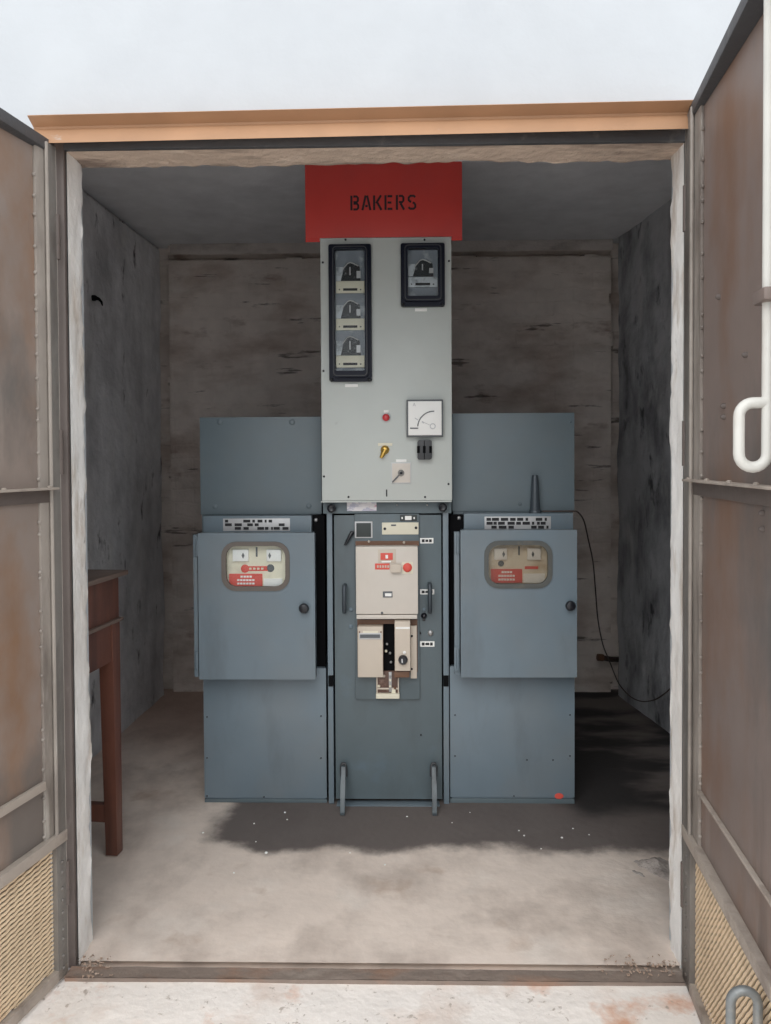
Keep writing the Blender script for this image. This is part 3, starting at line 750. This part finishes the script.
lp = one(T, 'rating_plate', 'ivory', 382, 522.5, 418.5, 534.5, YP1 - .004, .005, .001, bpx)
marks(T, 'lettering', 'greyink', [(391, 524.5, 396, 526)], YP1 - .004, lp)
for px, py in ((384.8, 528.8), (416, 527.8)): dome(T, 'screw', 'black', px, py, YP1 - .004, 1.4, .003, lp)
tg = one(T, 'position_tag', 'label_dark', 400, 514.8, 417, 521, YP1 - .004, .005, .001, bpx)
marks(T, 'lettering', 'whitep', [(405, 516, 411.5, 520), (401.5, 517, 402.8, 519), (413.5, 517, 414.8, 519)], YP1 - .004, tg)
one(T, 'shadow_gap', 'brownpaint', 355.5, 541, 419, 546, YP1 - .003, .004, 0, bpx)
for px in (369, 404): dome(T, 'screw', 'cream', px, 541.5 + (1 if px > 400 else 0), YP1 - .003, 1.3, .008, bpx)
YC = YB - .075
cv = one(T, 'mechanism_cover', 'cream_pale', 355.8, 546.5, 418, 614.3, YC, .06, .004)
one(T, 'cover_lip', 'cream_pale', 356.5, 614.9, 417.2, 619, YC + .004, .056, .002, cv)
dome(T, 'catch', 'greyink', 382, 613, YC, 1.3, .004, cv)
pl = one(T, 'maker_plate', 'cream', 378, 549.5, 396, 563, YC - .002, .003, .001, cv)
one(T, 'red_emblem', 'redlabel', 380.5, 553, 392.8, 560, YC - .0035, .003, .001, pl)
marks(T, 'lettering', 'whitep', [(385.5, 555, 388, 558.5), (381.5, 561, 391, 562.5)], YC - .0035, pl)
rs = one(T, 'red_strip', 'redlabel', 375, 563.5, 389.5, 569.5, YC - .002, .003, 0, cv)
marks(T, 'lettering', 'cream', [(377 + k * 2.6, 565.3, 378.6 + k * 2.6, 567.8) for k in range(5)], YC - .002, rs)
one(T, 'flag_plate', 'cream', 390.3, 564.3, 401, 572.5, YC - .02, .021, .001, cv)
rb = one(T, 'button_plate', 'ivory', 402.3, 562, 413, 573.8, YC - .003, .004, .001, cv)
dome(T, 'red_button', 'redlabel', 407.5, 567.5, YC - .003, 4.6, .010, rb, 'red push button')
one(T, 'counter_frame', 'greyink', 382.8, 591.5, 392.5, 597.5, YC - .003, .004, .001, cv)
one(T, 'counter_window', 'whitep', 385, 593.3, 391.5, 596.3, YC - .0045, .004, 0, cv)
# lower mechanism
one(T, 'recess', 'brownpaint', 357.5, 619.5, 417.5, 672, YP1 - .004, .006, 0, bpx)
one(T, 'dark_gap', 'void', 383.5, 624, 394.5, 671, YP1 - .006, .006, 0, bpx)
lb_ = one(T, 'spring_box', 'cream', 357.6, 626.5, 383, 677.5, YC + .012, .048, .004)
np_ = one(T, 'nameplate', 'silver', 359, 633, 381.5, 639.5, YC + .010, .003, .001, lb_)
marks(T, 'lettering', 'greyink', [(360, 634.5, 380, 638)], YC + .010, np_)
one(T, 'label', 'ivory', 363, 631, 378, 633.2, YC + .0105, .003, 0, lb_)
for px in (359.5, 381): dome(T, 'screw', 'brownpaint', px, 632, YC + .012, .8, .003, lb_)
rb_ = one(T, 'handle_box', 'cream', 394.7, 621.5, 410.3, 671, YC - .015, .075, .003)
one(T, 'box_lip', 'whitep', 395.5, 627, 409.8, 629, YC - .0165, .003, 0, rb_)
c = P(403, 659.5, YC - .015); kr = 4.7 * YC / F
kb = T.part('rotary_knob', MB().lathe(c, [(kr, .001), (kr, -.012), (kr * .8, -.018), (kr * .3, -.018)], 18), 'black', rb_, 'round black knob')
T.part('knob_pointer', MB().ribbon([(c.x - .004, c.z + .007), (c.x - .003, c.z - .008)], .005, c.y - .021, c.y - .017), 'silver', rb_)
dome(T, 'indicator', 'whitep', 404.5, 652.5, YC - .015, 1.6, .004, rb_)
sp = one(T, 'side_plate', 'cream', 410.5, 626, 416.8, 678.5, YP1 - .020, .02, .001)
for py in (636, 669): dome(T, 'screw', 'black', 411.8, py, YP1 - .02, 1.1, .004, sp)
one(T, 'brown_block', 'brownpaint', 394.5, 671.5, 409.5, 677.5, YC + .005, .055, .001)
lk = one(T, 'linkage', 'mech', 376.5, 671, 399, 693.5, YP1 - .014, .016, .001)
for (px, py, m_) in ((379, 686, 'ivory'), (390.3, 676, 'steel'), (390.3, 680, 'ivory'), (390.3, 686, 'ivory'), (384, 676, 'cream'), (395, 688, 'brownpaint'), (391, 662, 'steel'), (386, 651, 'ivory'), (390, 653, 'steel'), (387, 644, 'steel')):
    dome(T, 'pin', m_, px, py, YP1 - .014, 1.4, .008, lk)
one(T, 'link_bar', 'steel', 388.8, 672, 391.8, 692, YP1 - .019, .004, .001, lk)
one(T, 'cross_bar', 'cream', 376.5, 688, 398.5, 689.5, YP1 - .018, .005, .001, lk)
one(T, 'link_side', 'cream', 376.3, 671, 377.6, 694, YP1 - .018, .005, .001, lk)
one(T, 'link_side', 'cream', 397.8, 678, 399, 694, YP1 - .018, .005, .001, lk)
one(T, 'counter_plate', 'ivory', 391.5, 689.5, 395.5, 693.5, YP1 - .018, .004, 0, lk)
one(T, 'tray', 'ivory', 376, 694, 399.5, 698.8, YP1 - .03, .03, .002)
# lifting handles
def bar_handle(px, py0, py1, label=None):
    t0, t1 = P(px, py0, YB), P(px, py1, YB); yo = YB - .045
    pts = [(t0.x, YB - .003, t0.z), (t0.x, yo + .008, t0.z), (t0.x, yo, t0.z - .01), (t0.x, yo, (t0.z + t1.z) / 2), (t1.x, yo, t1.z + .01), (t1.x, yo + .008, t1.z), (t1.x, YB - .003, t1.z)]
    T.part('grab_handle', MB().tube(pts, .0085, 10), 'tube')
bar_handle(345, 585, 610); bar_handle(429.5, 583.5, 610)
for r in ((420, 538, 433.5, 543.5), (420, 589.3, 434.3, 594.5), (420, 641.3, 434.5, 646.8)):
    t_ = one(T, 'tag', 'whitep', *r, YB - .006, .003, .001)
    marks(T, 'lettering', 'ink', [(r[0] + 1.8, r[1] + 1.3, r[0] + 4.6, r[3] - 1.3), (r[0] + 5.4, r[1] + 1.6, r[2] - 5.2, r[3] - 1.6), (r[2] - 4.4, r[1] + 1.3, r[2] - 1.8, r[3] - 1.3)], YB - .006, t_)
dome(T, 'screw_knob', 'black', 424, 615.5, YB - .004, 3, .018); one(T, 'screw_stem', 'black', 422.6, 616, 425.4, 621, YB - .014, .01, .001)
dome(T, 'bolt', 'steel', 430.5, 633, YB - .004, 3, .008); dome(T, 'bolt', 'blue', 351, 609.5, YB - .004, 2.2, .006); dome(T, 'bolt', 'blue', 351, 626.5, YB - .004, 2.2, .006)
dome(T, 'bolt', 'blue', 424, 609.5, YB - .004, 1.8, .006); dome(T, 'bolt', 'black', 420, 633, YB - .004, 1.2, .004)
dome(T, 'bolt', 'black', 421, 735, YB - .004, 1.0, .003)
a, b_ = P(352, 533, YB - .02), P(345, 545, YB - .02)
T.part('latch', MB().tube([(a.x, YB - .003, a.z), (a.x, YB - .02, a.z), (a.x - .004, YB - .022, a.z - .004), tuple(b_)], [.008, .009, .008, .005], 8), 'black', label='small black latch lever')
# foot levers
for px in (343.3, 434.2):
    top = P(px, 763, YB - .02); s_ = 1 if px > 388 else -1
    xt = P(px - .5 * s_, 775, YB - .03).x; xb = P(px, 805, YB - .1).x; zt = top.z
    side = [(YB - .004, zt - .012), (YB - .024, zt), (YB - .045, zt - .006), (YB - .075, zt - .05), (YB - .104, zt - .11), (YB - .122, .014), (YB - .118, .001), (YB - .104, .002), (YB - .088, .05), (YB - .050, zt - .07), (YB - .028, zt - .045), (YB - .004, zt - .04)]
    mb = MB(); t = .0095
    mb.prism(side, xt - t, xt + t, .002, axis='x')
    lev = T.part('foot_lever', mb, 'lever')
    # loop at the head
    T.part('loop', MB().tube([(xt - t, YB - .03, zt - .05), (xt - t, YB - .034, zt - .01), (xt - t * .5, YB - .034, zt + .004), (xt + t * .5, YB - .034, zt + .004), (xt + t, YB - .034, zt - .01), (xt + t, YB - .03, zt - .05)], .006, 8), 'charcoal', lev)

# ------------------------------------------------------------------ relay panel
rx0, rx1, rz0, rz1 = rect(321, 237.5, 451.7, 500.5, YR)
T = Thing('relay_panel', 'tall pale grey relay panel with black-framed relays, topmost at the middle', 'control panel', ((rx0 + rx1) / 2, YR + .15, rz0))
T.part('front_plate', MB().box(rx0, rx1, YR, YR + .012, rz0, rz1, .003), 'panel')
T.part('body', MB().box(rx0 + .004, rx1 - .004, YR + .012, YR + .047, hz1 + .002, rz1 - .004, .002).box(rx0 + .004, rx1 - .004, YR + .047, YR + .115, hz1 + .002, rz1 - .004).box(rx0 + .004, rx1 - .004, YR + .115, YR + .36, max(CAMZ + .2, hz1), rz1 - .004), 'panel')
one(T, 'bottom_lip', 'panel', 321, 500.8, 451.7, 502.2, YR + .004, .02, 0)
def relay_case(outer, bez, glz, units, label):
    """black framed flush relay case with a glazed cover"""
    k = YR / F
    x0, x1, z0, z1 = rect(*outer, YR)
    mb = MB(); gx0, gx1, gz0, gz1 = rect(*glz, YR)
    mb.ring(rrect(x0, x1, z0, z1, .008), rrect(gx0, gx1, gz0, gz1, .006), YR - .022, YR - .001)
    fr = T.part('relay_case', mb, 'navy', label=label)
    b0, b1, c0, c1 = rect(*bez, YR)
    mb = MB(); mb.ring(rrect(b0, b1, c0, c1, .018), rrect(gx0 - .001, gx1 + .001, gz0 - .001, gz1 + .001, .008), YR - .038, YR - .020)
    T.part('cover_bezel', mb, 'navy', fr)
    mb = MB(); mb.ring(rrect(b0 + .004, b1 - .004, c0 + .004, c1 - .004, .015), rrect(b0 + .0075, b1 - .0075, c0 + .0075, c1 - .0075, .012), YR - .0395, YR - .037)
    T.part('bezel_bead', mb, 'charcoal', fr)
    for px, py in ((outer[0] + 2.5, outer[3] - 2), (outer[2] - 2.5, outer[3] - 2)): dome(T, 'thumbscrew', 'black', px, py, YR - .022, 1.8, .012, fr)
    T.part('inner_back', MB().box(gx0 - .002, gx1 + .002, YR - .004, YR - .001, gz0 - .002, gz1 + .002), 'relay_back', fr)
    for (mt_, my0, mys, pt, pb, kind) in units:
        g0, g1 = glz[0] + .5, glz[2] - .5; w = g1 - g0
        # plastic wings, movement and plate
        one(T, 'relay_housing', 'relay_clear', g0, my0 + 4, g0 + w * .25, mys, YR - .009, .006, .001, fr)
        cx_ = (g0 + g1) / 2
        def q(px, py): v_ = P(px, py, YR - .012); return (v_.x, v_.z)
        mb = MB(); mb.prism([q(cx_ - w * .33, mys), q(cx_ - w * .20, my0 + 3), q(cx_ - w * .12, my0), q(cx_ + w * .15, my0), q(cx_ + w * .33, my0 + 4), q(cx_ + w * .36, mys)], YR - .016, YR - .004)
        T.part('movement', mb, 'relay_mech', fr)
        mb = MB(); mb.tube([P(cx_ - w * .28, my0 + 7, YR - .017), P(cx_ - w * .1, my0 + .5, YR - .017), P(cx_, my0 - .6, YR - .017), P(cx_ + w * .12, my0 + .5, YR - .017), P(cx_ + w * .28, my0 + 3, YR - .017)], .0025, 6)
        T.part('magnet_frame', mb, 'silver', fr)
        mb = MB(); fbox(mb, cx_ + w * .22, my0 + 8, cx_ + w * .36, mys - 3, YR - .018, .003, 0); fbox(mb, cx_ - w * .03, my0 + 4, cx_ + w * .01, mys - 6, YR - .018, .003, 0)
        T.part('terminal', mb, 'silver', fr)
        pl_ = one(T, 'rating_plate', kind, g0, pt, g1, pb, YR - .014, .008, .001, fr)
        yb = pt + (pb - pt) * .72
        marks(T, 'lettering', 'ink', [(cx_ - w * .25, yb - 1.4, cx_ + w * .25, yb + 1), (cx_ - w * .40, yb - .7, cx_ - w * .36, yb + .5), (cx_ + w * .34, yb - .7, cx_ + w * .39, yb + .5)], YR - .014, pl_)
    T.part('cover_glass', MB().box(gx0 - .001, gx1 + .001, YR - .034, YR - .032, gz0 - .001, gz1 + .001), 'glass', fr)
    return fr
relay_case((329.3, 245.5, 371.7, 382), (332.5, 247.5, 368.5, 378), (335.5, 251, 365, 371.5),
           [(0, 263, 281, 281, 293, 'ivory'), (0, 301, 318.5, 318.5, 330, 'ivory'), (0, 337, 355.5, 355.5, 367.5, 'ivory')], 'tall black case of three relays')
relay_case((400.7, 244.5, 444.5, 307.3), (403.5, 246, 442, 303), (407.5, 250.5, 438, 297.5),
           [(0, 260, 276, 277, 287, 'relay_clear')], 'short black case of one relay')
one(T, 'tag', 'whitep', 345, 384, 358, 387, YR - .003, .004, .0005); one(T, 'tag', 'whitep', 415, 308.3, 427, 311.2, YR - .003, .004, .0005)
# ammeter
am = one(T, 'ammeter', 'greyink', 406.5, 399.5, 443.2, 437, YR - .030, .031, .002, label='square white ammeter')
one(T, 'dial', 'whitep', 408.2, 401.2, 441.6, 435.2, YR - .0315, .004, .001, am)
Ym = YR - .0335
def q2(px, py): v_ = P(px, py, Ym); return (v_.x, v_.z)
k = Ym / F
mb = MB(); mb.ribbon([q2(433.7 - 16 * math.sin(a), 427.5 - 16.3 * math.cos(a)) for a in [math.radians(t_) for t_ in range(-2, 91, 8)]], 1.1 * k, Ym, Ym + .002)
mb.ribbon([q2(410, 428.2), q2(418.2, 428.2)], 1.2 * k, Ym, Ym + .002)
T.part('scale', mb, 'greyink', am)
mb = MB(); mb.ribbon([q2(431, 425.5), q2(423.5, 422.3)], .6 * k, Ym, Ym + .002); mb.ribbon([q2(418, 420), q2(414.8, 418)], .9 * k, Ym, Ym + .002); mb.ribbon([q2(423.8, 423.2), q2(422, 421.4)], 1.6 * k, Ym, Ym + .002)
T.part('needle', mb, 'silver', am)
c = P(432.7, 426.2, Ym); mb = MB(); mb.ring([(c.x + 3 * k * math.cos(a), c.z + 3 * k * math.sin(a)) for a in [i * math.pi / 8 for i in range(16)]], [(c.x + 2 * k * math.cos(a), c.z + 2 * k * math.sin(a)) for a in [i * math.pi / 8 for i in range(16)]], Ym - .001, Ym + .002)
T.part('adjuster', mb, 'silver', am)
# capital A on the dial
mb = MB(); mb.ribbon([q2(412.9, 406.3), q2(414.2, 403)], .5 * k, Ym, Ym + .002); mb.ribbon([q2(414.2, 403), q2(415.5, 406.3)], .5 * k, Ym, Ym + .002); mb.ribbon([q2(413.3, 405.2), q2(415.1, 405.2)], .4 * k, Ym, Ym + .002)
T.part('lettering', mb, 'silver', am)
# test block
x0, x1, z0, z1 = rect(417.3, 440, 431.7, 459.8, YR)
tb = T.part('test_block', MB().prism(rrect(x0, x1, z0, z1, .010), YR - .028, YR + .001, .002), 'charcoal', label='black fuse block with three grips')
for px in (418.4, 424.3, 430.6): one(T, 'grip', 'void', px - 1.4, 446, px + 1.4, 453, YR - .0295, .003, 0, tb)
one(T, 'seam', 'void', 424, 440.5, 424.7, 459.3, YR - .029, .002, 0, tb)
# red lamp
lm = dome(T, 'lamp_bezel', 'silver', 386, 417.5, YR, 5, .006); dome(T, 'red_lens', 'redlens', 386, 417.5, YR - .005, 3.7, .012, lm, 'red indicator lens')
one(T, 'tag', 'whitep', 383.7, 410, 388.7, 412.6, YR - .003, .004, .0005)
# key switch
one(T, 'tag', 'ivory', 378, 443, 392.3, 445.8, YR - .003, .004, .0005)
ks = dome(T, 'key_switch', 'brass', 385, 449.8, YR, 4.4, .014, None, 'brass key switch')
a, b_ = P(385.5, 449.5, YR - .016), P(380.7, 458, YR - .016)
T.part('key_lever', MB().tube([tuple(a), tuple((a + b_) / 2), tuple(b_)], [.009, .010, .006], 10), 'brass', ks)
# selector switch
one(T, 'tag', 'whitep', 396, 459.3, 406.5, 462, YR - .003, .004, .0005)
ss = one(T, 'selector_plate', 'silver', 391.3, 462.5, 411.2, 483.5, YR - .004, .005, .001, label='white selector plate with pointer')
one(T, 'selector_face', 'cream_pale', 392.2, 463.4, 410.3, 482.6, YR - .006, .004, .001, ss)
dome(T, 'selector_boss', 'steel', 401, 473, YR - .006, 3.2, .012, ss); dome(T, 'selector_screw', 'black', 401, 473, YR - .017, 1.5, .004, ss)
def q3(px, py): v_ = P(px, py, YR - .012); return (v_.x, v_.z)
T.part('pointer', MB().ribbon([q3(401, 473), q3(392.3, 482.3)], .0055, YR - .012, YR - .008), 'greyink', ss)
one(T, 'key_slot', 'ink', 386, 489.5, 387.3, 496.5, YR - .001, .002, 0)
for (px, py) in ((448.5, 484), (425, 497), (324, 476.5), (323.5, 371), (449, 261), (322.8, 262.5), (424.5, 239.8), (345.5, 239.8), (348.5, 497)):
    dome(T, 'screw', 'black', px, py, YR, 1.1, .004)

# ------------------------------------------------------------------ BAKERS sign
YS = YB + .02 - .06 + .14
YS = YR + .125
sx0, sx1, sz0, sz1 = rect(305.3, 158, 462, 242, YS)
yS0 = YR - .004
sx0, sx1, sz0, sz1 = rect(305.3, 158, 462, 241.5, YR + .004)
T = Thing('sign_board', 'red board stencilled BAKERS in black, above the relay panel', 'sign', ((sx0 + sx1) / 2, YR + .01, rz1))
sb = T.part('board', MB().box(sx0, sx1, YR + .0, YR + .0035, rz1 + .001, sz1, .001).box(sx0, rx0 - .001, YR, YR + .0035, sz0, rz1 + .002).box(rx1 + .001, sx1, YR, YR + .0035, sz0, rz1 + .002), 'sign_red')
T.part('rear_stay', MB().box(-.03 + (sx0 + sx1) / 2, .03 + (sx0 + sx1) / 2, YR + .0035, YR + .02, rz1 + .001, sz1 - .02, .001), 'steel')
LET = {'B': [[(.1, 0), (.1, 1)], [(.32, .94), (.68, .94), (.82, .84), (.82, .64), (.68, .55), (.32, .55)], [(.32, .45), (.7, .45), (.85, .34), (.85, .16), (.7, .06), (.32, .06)]],
       'A': [[(.06, 0), (.42, 1)], [(.58, 1), (.94, 0)], [(.36, .28), (.64, .28)]],
       'K': [[(.1, 0), (.1, 1)], [(.32, .46), (.86, 1)], [(.46, .5), (.9, 0)]],
       'E': [[(.1, 0), (.1, 1)], [(.32, .93), (.85, .93)], [(.32, .5), (.75, .5)], [(.32, .07), (.85, .07)]],
       'R': [[(.1, 0), (.1, 1)], [(.32, .94), (.68, .94), (.82, .84), (.82, .62), (.68, .52), (.32, .52)], [(.5, .44), (.88, 0)]],
       'S': [[(.86, .84), (.7, .94), (.34, .94), (.14, .82), (.14, .65), (.28, .56), (.42, .53)], [(.58, .49), (.74, .44), (.86, .33), (.86, .16), (.68, .06), (.32, .06), (.12, .17)]]}
lx0, lx1, lz0, lz1 = rect(350.5, 195.3, 416.5, 210, YR)
mb = MB(); pitch = (lx1 - lx0 + .009) / 6; lw_ = pitch * .80
for i, ch in enumerate('BAKERS'):
    for st in LET[ch]:
        mb.ribbon([(lx0 + i * pitch + p[0] * lw_, lz0 + p[1] * (lz1 - lz0)) for p in st], .0085, YR - .0008, YR + .0003)
T.part('lettering', mb, 'sign_ink', sb, 'black stencilled word BAKERS')

# ------------------------------------------------------------------ tapered tube and cable
c = FL(0, 0) if False else P(535, 511, YB + .03)
zl_ = P(518, 513.5, YB).z
T = Thing('tapered_tube', 'dark tapered tube standing on the ledge of the right cabinet', 'tube', (c.x, YB + .028, zl_))
k = YB / F
ht = P(535, 475, YB + .03).z - zl_
cc = (c.x, YB + .028, zl_)
T.part('barrel', MB().lathe(cc, [(5.0 * k, .012), (4.9 * k, .03), (3.2 * k, ht - .004), (2.8 * k, ht), (1.8 * k, ht), (1.6 * k, ht - .02)], 20, axis='z'), 'tube')
T.part('collar', MB().lathe(cc, [(6.3 * k, 0.0005), (6.3 * k, .010), (5.6 * k, .014), (5.0 * k, .014)], 20, axis='z'), 'tube')
# cable
pts = [(c.x + .030, YB + .03, zl_ + .007), (c.x + .06, YB + .022, zl_ + .007), (P(560, 511, YB).x, YB + .022, zl_ + .007), (P(574, 511, YB).x, YB + .024, zl_ + .007), (P(580, 512, YB).x, YB + .03, zl_ + .001)]
path = [(584, 521, .1), (588, 538, .2), (593, 562, .35), (595.5, 590, .5), (598, 620, .7), (603, 645, .9), (609, 660, 1.1), (617, 680, 1.28)]
pts += [tuple(P(px, py, YB + dy)) for px, py, dy in path]
tail = [(622, 688), (631, 697), (642, 701.5), (654, 700), (664, 694), (671, 688), (676, 684)]
for (px, py) in tail:
    d = ray(px, py); y = 4.3
    for _ in range(30):
        q = CO + d * (y / d.y); y += (rwx(y) - .03 - q.x) * 4.0 * (1 if d.x > 0 else -1) * .5
        y = min(max(y, YI + .1), YK - .05)
    pts.append(tuple(CO + d * (y / d.y)))
def smooth(p, n=4):
    p = [Vector(a) for a in p]; out = []
    for i in range(len(p) - 1):
        a, b, c_, d = p[max(i - 1, 0)], p[i], p[i + 1], p[min(i + 2, len(p) - 1)]
        for j in range(n):
            t = j / n
            out.append(.5 * ((2 * b) + (c_ - a) * t + (2 * a - 5 * b + 4 * c_ - d) * t * t + (3 * b - a - 3 * c_ + d) * t ** 3))
    out.append(p[-1]); return out
o = MB().tube(smooth(pts), .0032, 8).build('cable', 'cable')
o['label'] = 'thin brown cable drooping from the right cabinet ledge to the right wall'; o['category'] = 'cable'
# bracket in the right-hand corner
a, b_ = P(601, 657.5, YK - .12), P(621, 661, YK - .03)
T = Thing('wall_bracket', 'short rusty pipe stub on the back wall near the right corner', 'bracket', tuple(b_))
T.part('arm', MB().tube([tuple(a), tuple((a + b_) / 2), (b_.x, b_.y + .04, b_.z)], .016, 10), 'cable')
T.part('end_cap', MB().tube([(a.x - .02, a.y - .003, a.z + .002), (a.x + .012, a.y + .003, a.z - .002)], .021, 10), 'brownpaint')
# hook on the left wall just inside the doorway
h = None
d = ray(93, 298); y = 2.5
for _ in range(40):
    q = CO + d * (y / d.y); y += (lwx(y) - q.x) * -1.2
q = CO + d * (y / d.y)
T = Thing('wall_hook', 'small dark hook on the left wall just inside the white jamb', 'hook', (lwx(q.y), q.y, q.z))
T.part('stub', MB().lathe((lwx(q.y), q.y, q.z), [(.014, -.02), (.014, .012), (.010, .018)], 10, axis='x'), 'void')
T.part('prong', MB().tube([(lwx(q.y) + .012, q.y, q.z), (lwx(q.y) + .03, q.y - .006, q.z - .006), (lwx(q.y) + .045, q.y - .01, q.z - .022), (lwx(q.y) + .050, q.y - .012, q.z - .040)], [.010, .008, .006, .003], 8), 'void')

# ------------------------------------------------------------------ wooden table
fc = FL(123, 851)
vd = ray(485, 462); vd.z = 0; vd.normalize()       # long side runs along vd, away from the camera
LT = .47; WT = .40
HT = CAMZ + (P(123.5, 570.5, fc.y).z - CAMZ)
T = Thing('wooden_table', 'dark brown wooden side table standing behind the left jamb', 'table', (fc.x, fc.y, 0), math.atan2(vd.y, vd.x), local=True)
# local x: along vd (far end at 0, near end at -LT); local y: to the left wall
def zpy(py): return P(118, py, fc.y).z
T.part('table_top', MB().box(-LT - .02, .022, -.024, WT + .02, HT - .017, HT, .004), 'wood_top')
zm = zpy(617); za = zpy(658)
T.part('upper_apron', MB().box(-LT + .004, -.002, .002, WT - .004, zm, HT - .017, .002), 'wood')
T.part('moulding', MB().box(-LT - .008, .010, -.010, WT + .006, zm - .012, zm, .003), 'wood_top')
T.part('side_rail', MB().box(-LT + .05, -.05, .006, .028, za, zm - .012, .002), 'wood')
T.part('side_rail', MB().box(-LT + .05, -.05, WT - .028, WT - .006, za, zm - .012, .002), 'wood')
T.part('end_rail', MB().box(-.03, -.008, .04, WT - .04, za, zm - .012, .002), 'wood')
T.part('end_rail', MB().box(-LT + .008, -LT + .03, .04, WT - .04, za, zm - .012, .002), 'wood')
ls = .056; lb2 = .044
for (sx_, sy_) in ((0, 0), (-1, 0), (0, 1), (-1, 1)):
    ox = 0 if sx_ == 0 else -LT; oy = 0 if sy_ == 0 else WT
    dx = -1 if sx_ == 0 else 1; dy = 1 if sy_ == 0 else -1
    def L4(sz, z): return [(ox, oy, z), (ox + dx * sz, oy, z), (ox + dx * sz, oy + dy * sz, z), (ox, oy + dy * sz, z)]
    mb = MB(); mb.hexa(L4(lb2, .003) + L4(ls, zm - .012), .003)
    T.part('leg', mb, 'wood')
zs0, zs1 = zpy(818), zpy(801)
T.part('stretcher', MB().box(-.042, -.010, .04, WT - .04, zs0, zs1, .002), 'wood')
T.part('stretcher', MB().box(-LT + .010, -LT + .042, .04, WT - .04, zs0, zs1, .002), 'wood')

# ------------------------------------------------------------------ dust heap by the right jamb
c = FL(655, 866)
mb = MB()
mb.grid(lambda u, v: (c.x - .09 + .20 * u, c.y - .12 + .22 * v, -.012 + .034 * max(0, 1 - 2.1 * math.hypot(u - .5, v - .5) + .7 * fb((u, v, 0), 4))), 36, 36)
o = mb.build('dust_heap', mat('grey_brown_dust', (.42, .37, .34), .95, layers=[((.26, .22, .20), 20, (1, 1, 1), .5, .65, .7)], bump=.8, bscale=60))
o['label'] = 'low heap of grey dust on the floor inside the right jamb'; o['category'] = 'dust heap'

# plaster chips on the stained floor
rc = random.Random(21); proto = None
for (px, py, r_) in ((285, 812, 1.4), (287, 819, 1.2), (254, 823, 1.2), (266, 852, 2.2), (256, 841, 1.0), (234, 872, 1.3), (203, 832, 1.5), (385, 864, 1.3), (407, 816, 1.2), (470, 812, 1.1), (519, 830, 1.2), (524, 835, 1.4), (562, 837, 1.6), (573, 828, 1.2), (589, 834, 1.0), (541, 848, 1.1), (350, 852, 1.0), (452, 822, .9)):
    q = FL(px, py, .004)
    if proto is None:
        t = bmesh.new(); n_ = 6
        A = [t.verts.new((math.cos(k_ * math.pi / 3) * rc.uniform(.7, 1.1), math.sin(k_ * math.pi / 3) * rc.uniform(.7, 1.2), 0)) for k_ in range(n_)]
        B = [t.verts.new((v_.co.x * .7, v_.co.y * .7, rc.uniform(.4, .7))) for v_ in A]
        t.faces.new(A[::-1]); t.faces.new(B)
        for k_ in range(n_): t.faces.new((A[k_], A[(k_ + 1) % n_], B[(k_ + 1) % n_], B[k_]))
        o = MB()._merge(t).build('plaster_chip', 'whitep'); proto = o
    else:
        o = proto.copy(); COL.objects.link(o)
    o['label'] = 'tiny white plaster chip lying on the floor in front of the cabinets'; o['category'] = 'plaster chip'; o['group'] = 'plaster chips on the floor'
    k_ = r_ * q.y / F * .9
    o.location = (q.x, q.y, .001); o.scale = (k_, k_, k_); o.rotation_euler = (0, 0, rc.uniform(0, 6))
# loose rust flakes on the sill and behind it
t = bmesh.new()
for i in range(110):
    right = rc.random() < .7
    px = rc.triangular(590, 684, 668) if right else rc.triangular(76, 120, 84)
    q = FL(px, rc.uniform(957, 978), .006); a = rc.uniform(.002, .006); th = rc.uniform(0, 6); z_ = .006 + rc.uniform(0, .004)
    vs = [t.verts.new((q.x + a * math.cos(th + k_ * 2.1) * rc.uniform(.6, 1.3), q.y + a * math.sin(th + k_ * 2.1) * rc.uniform(.6, 1.2), z_ + rc.uniform(-.002, .004))) for k_ in range(3)]
    w_ = [t.verts.new(v_.co + Vector((0, 0, .0025))) for v_ in vs]
    t.faces.new(vs[::-1]); t.faces.new(w_)
    for k_ in range(3): t.faces.new((vs[k_], vs[(k_ + 1) % 3], w_[(k_ + 1) % 3], w_[k_]))
o = MB()._merge(t).build('rust_flakes', mat('rust_flake', (.36, .26, .20), .9, layers=[((.5, .4, .33), 60, (1, 1, 1), .5, .6, .8)]))
o['kind'] = 'stuff'; o['label'] = 'loose rust flakes and dirt along the steel door sill'; o['category'] = 'rust flakes'

# ------------------------------------------------------------------ light
w = bpy.data.worlds.new('overcast_sky'); SC.world = w; w.use_nodes = True
N = w.node_tree.nodes; L = w.node_tree.links; bg = N['Background']
tc = N.new('ShaderNodeTexCoord'); sp = N.new('ShaderNodeSeparateXYZ'); L.new(tc.outputs['Generated'], sp.inputs[0])
rp = N.new('ShaderNodeValToRGB'); L.new(sp.outputs[2], rp.inputs[0])
rp.color_ramp.elements[0].position = 0.0; rp.color_ramp.elements[0].color = (.80, .83, .86, 1)
rp.color_ramp.elements[1].position = .6; rp.color_ramp.elements[1].color = (.95, .98, 1.0, 1)
L.new(rp.outputs[0], bg.inputs['Color']); bg.inputs['Strength'].default_value = 1.55
sun = bpy.data.lights.new('hazy_sun', 'SUN'); sun.energy = 1.3; sun.angle = math.radians(45); sun.color = (1, .98, .95)
so = bpy.data.objects.new('hazy_sun', sun); COL.objects.link(so)
so.rotation_euler = Vector((.15, .78, -.66)).to_track_quat('-Z', 'Y').to_euler()

SC.view_settings.view_transform = 'Standard'; SC.view_settings.look = 'None'
SC.view_settings.gamma = 1; SC.view_settings.use_curve_mapping = False
SC.view_settings.exposure = 0.0
SC.cycles.use_denoising = True
SC.cycles.max_bounces = 10; SC.cycles.diffuse_bounces = 6
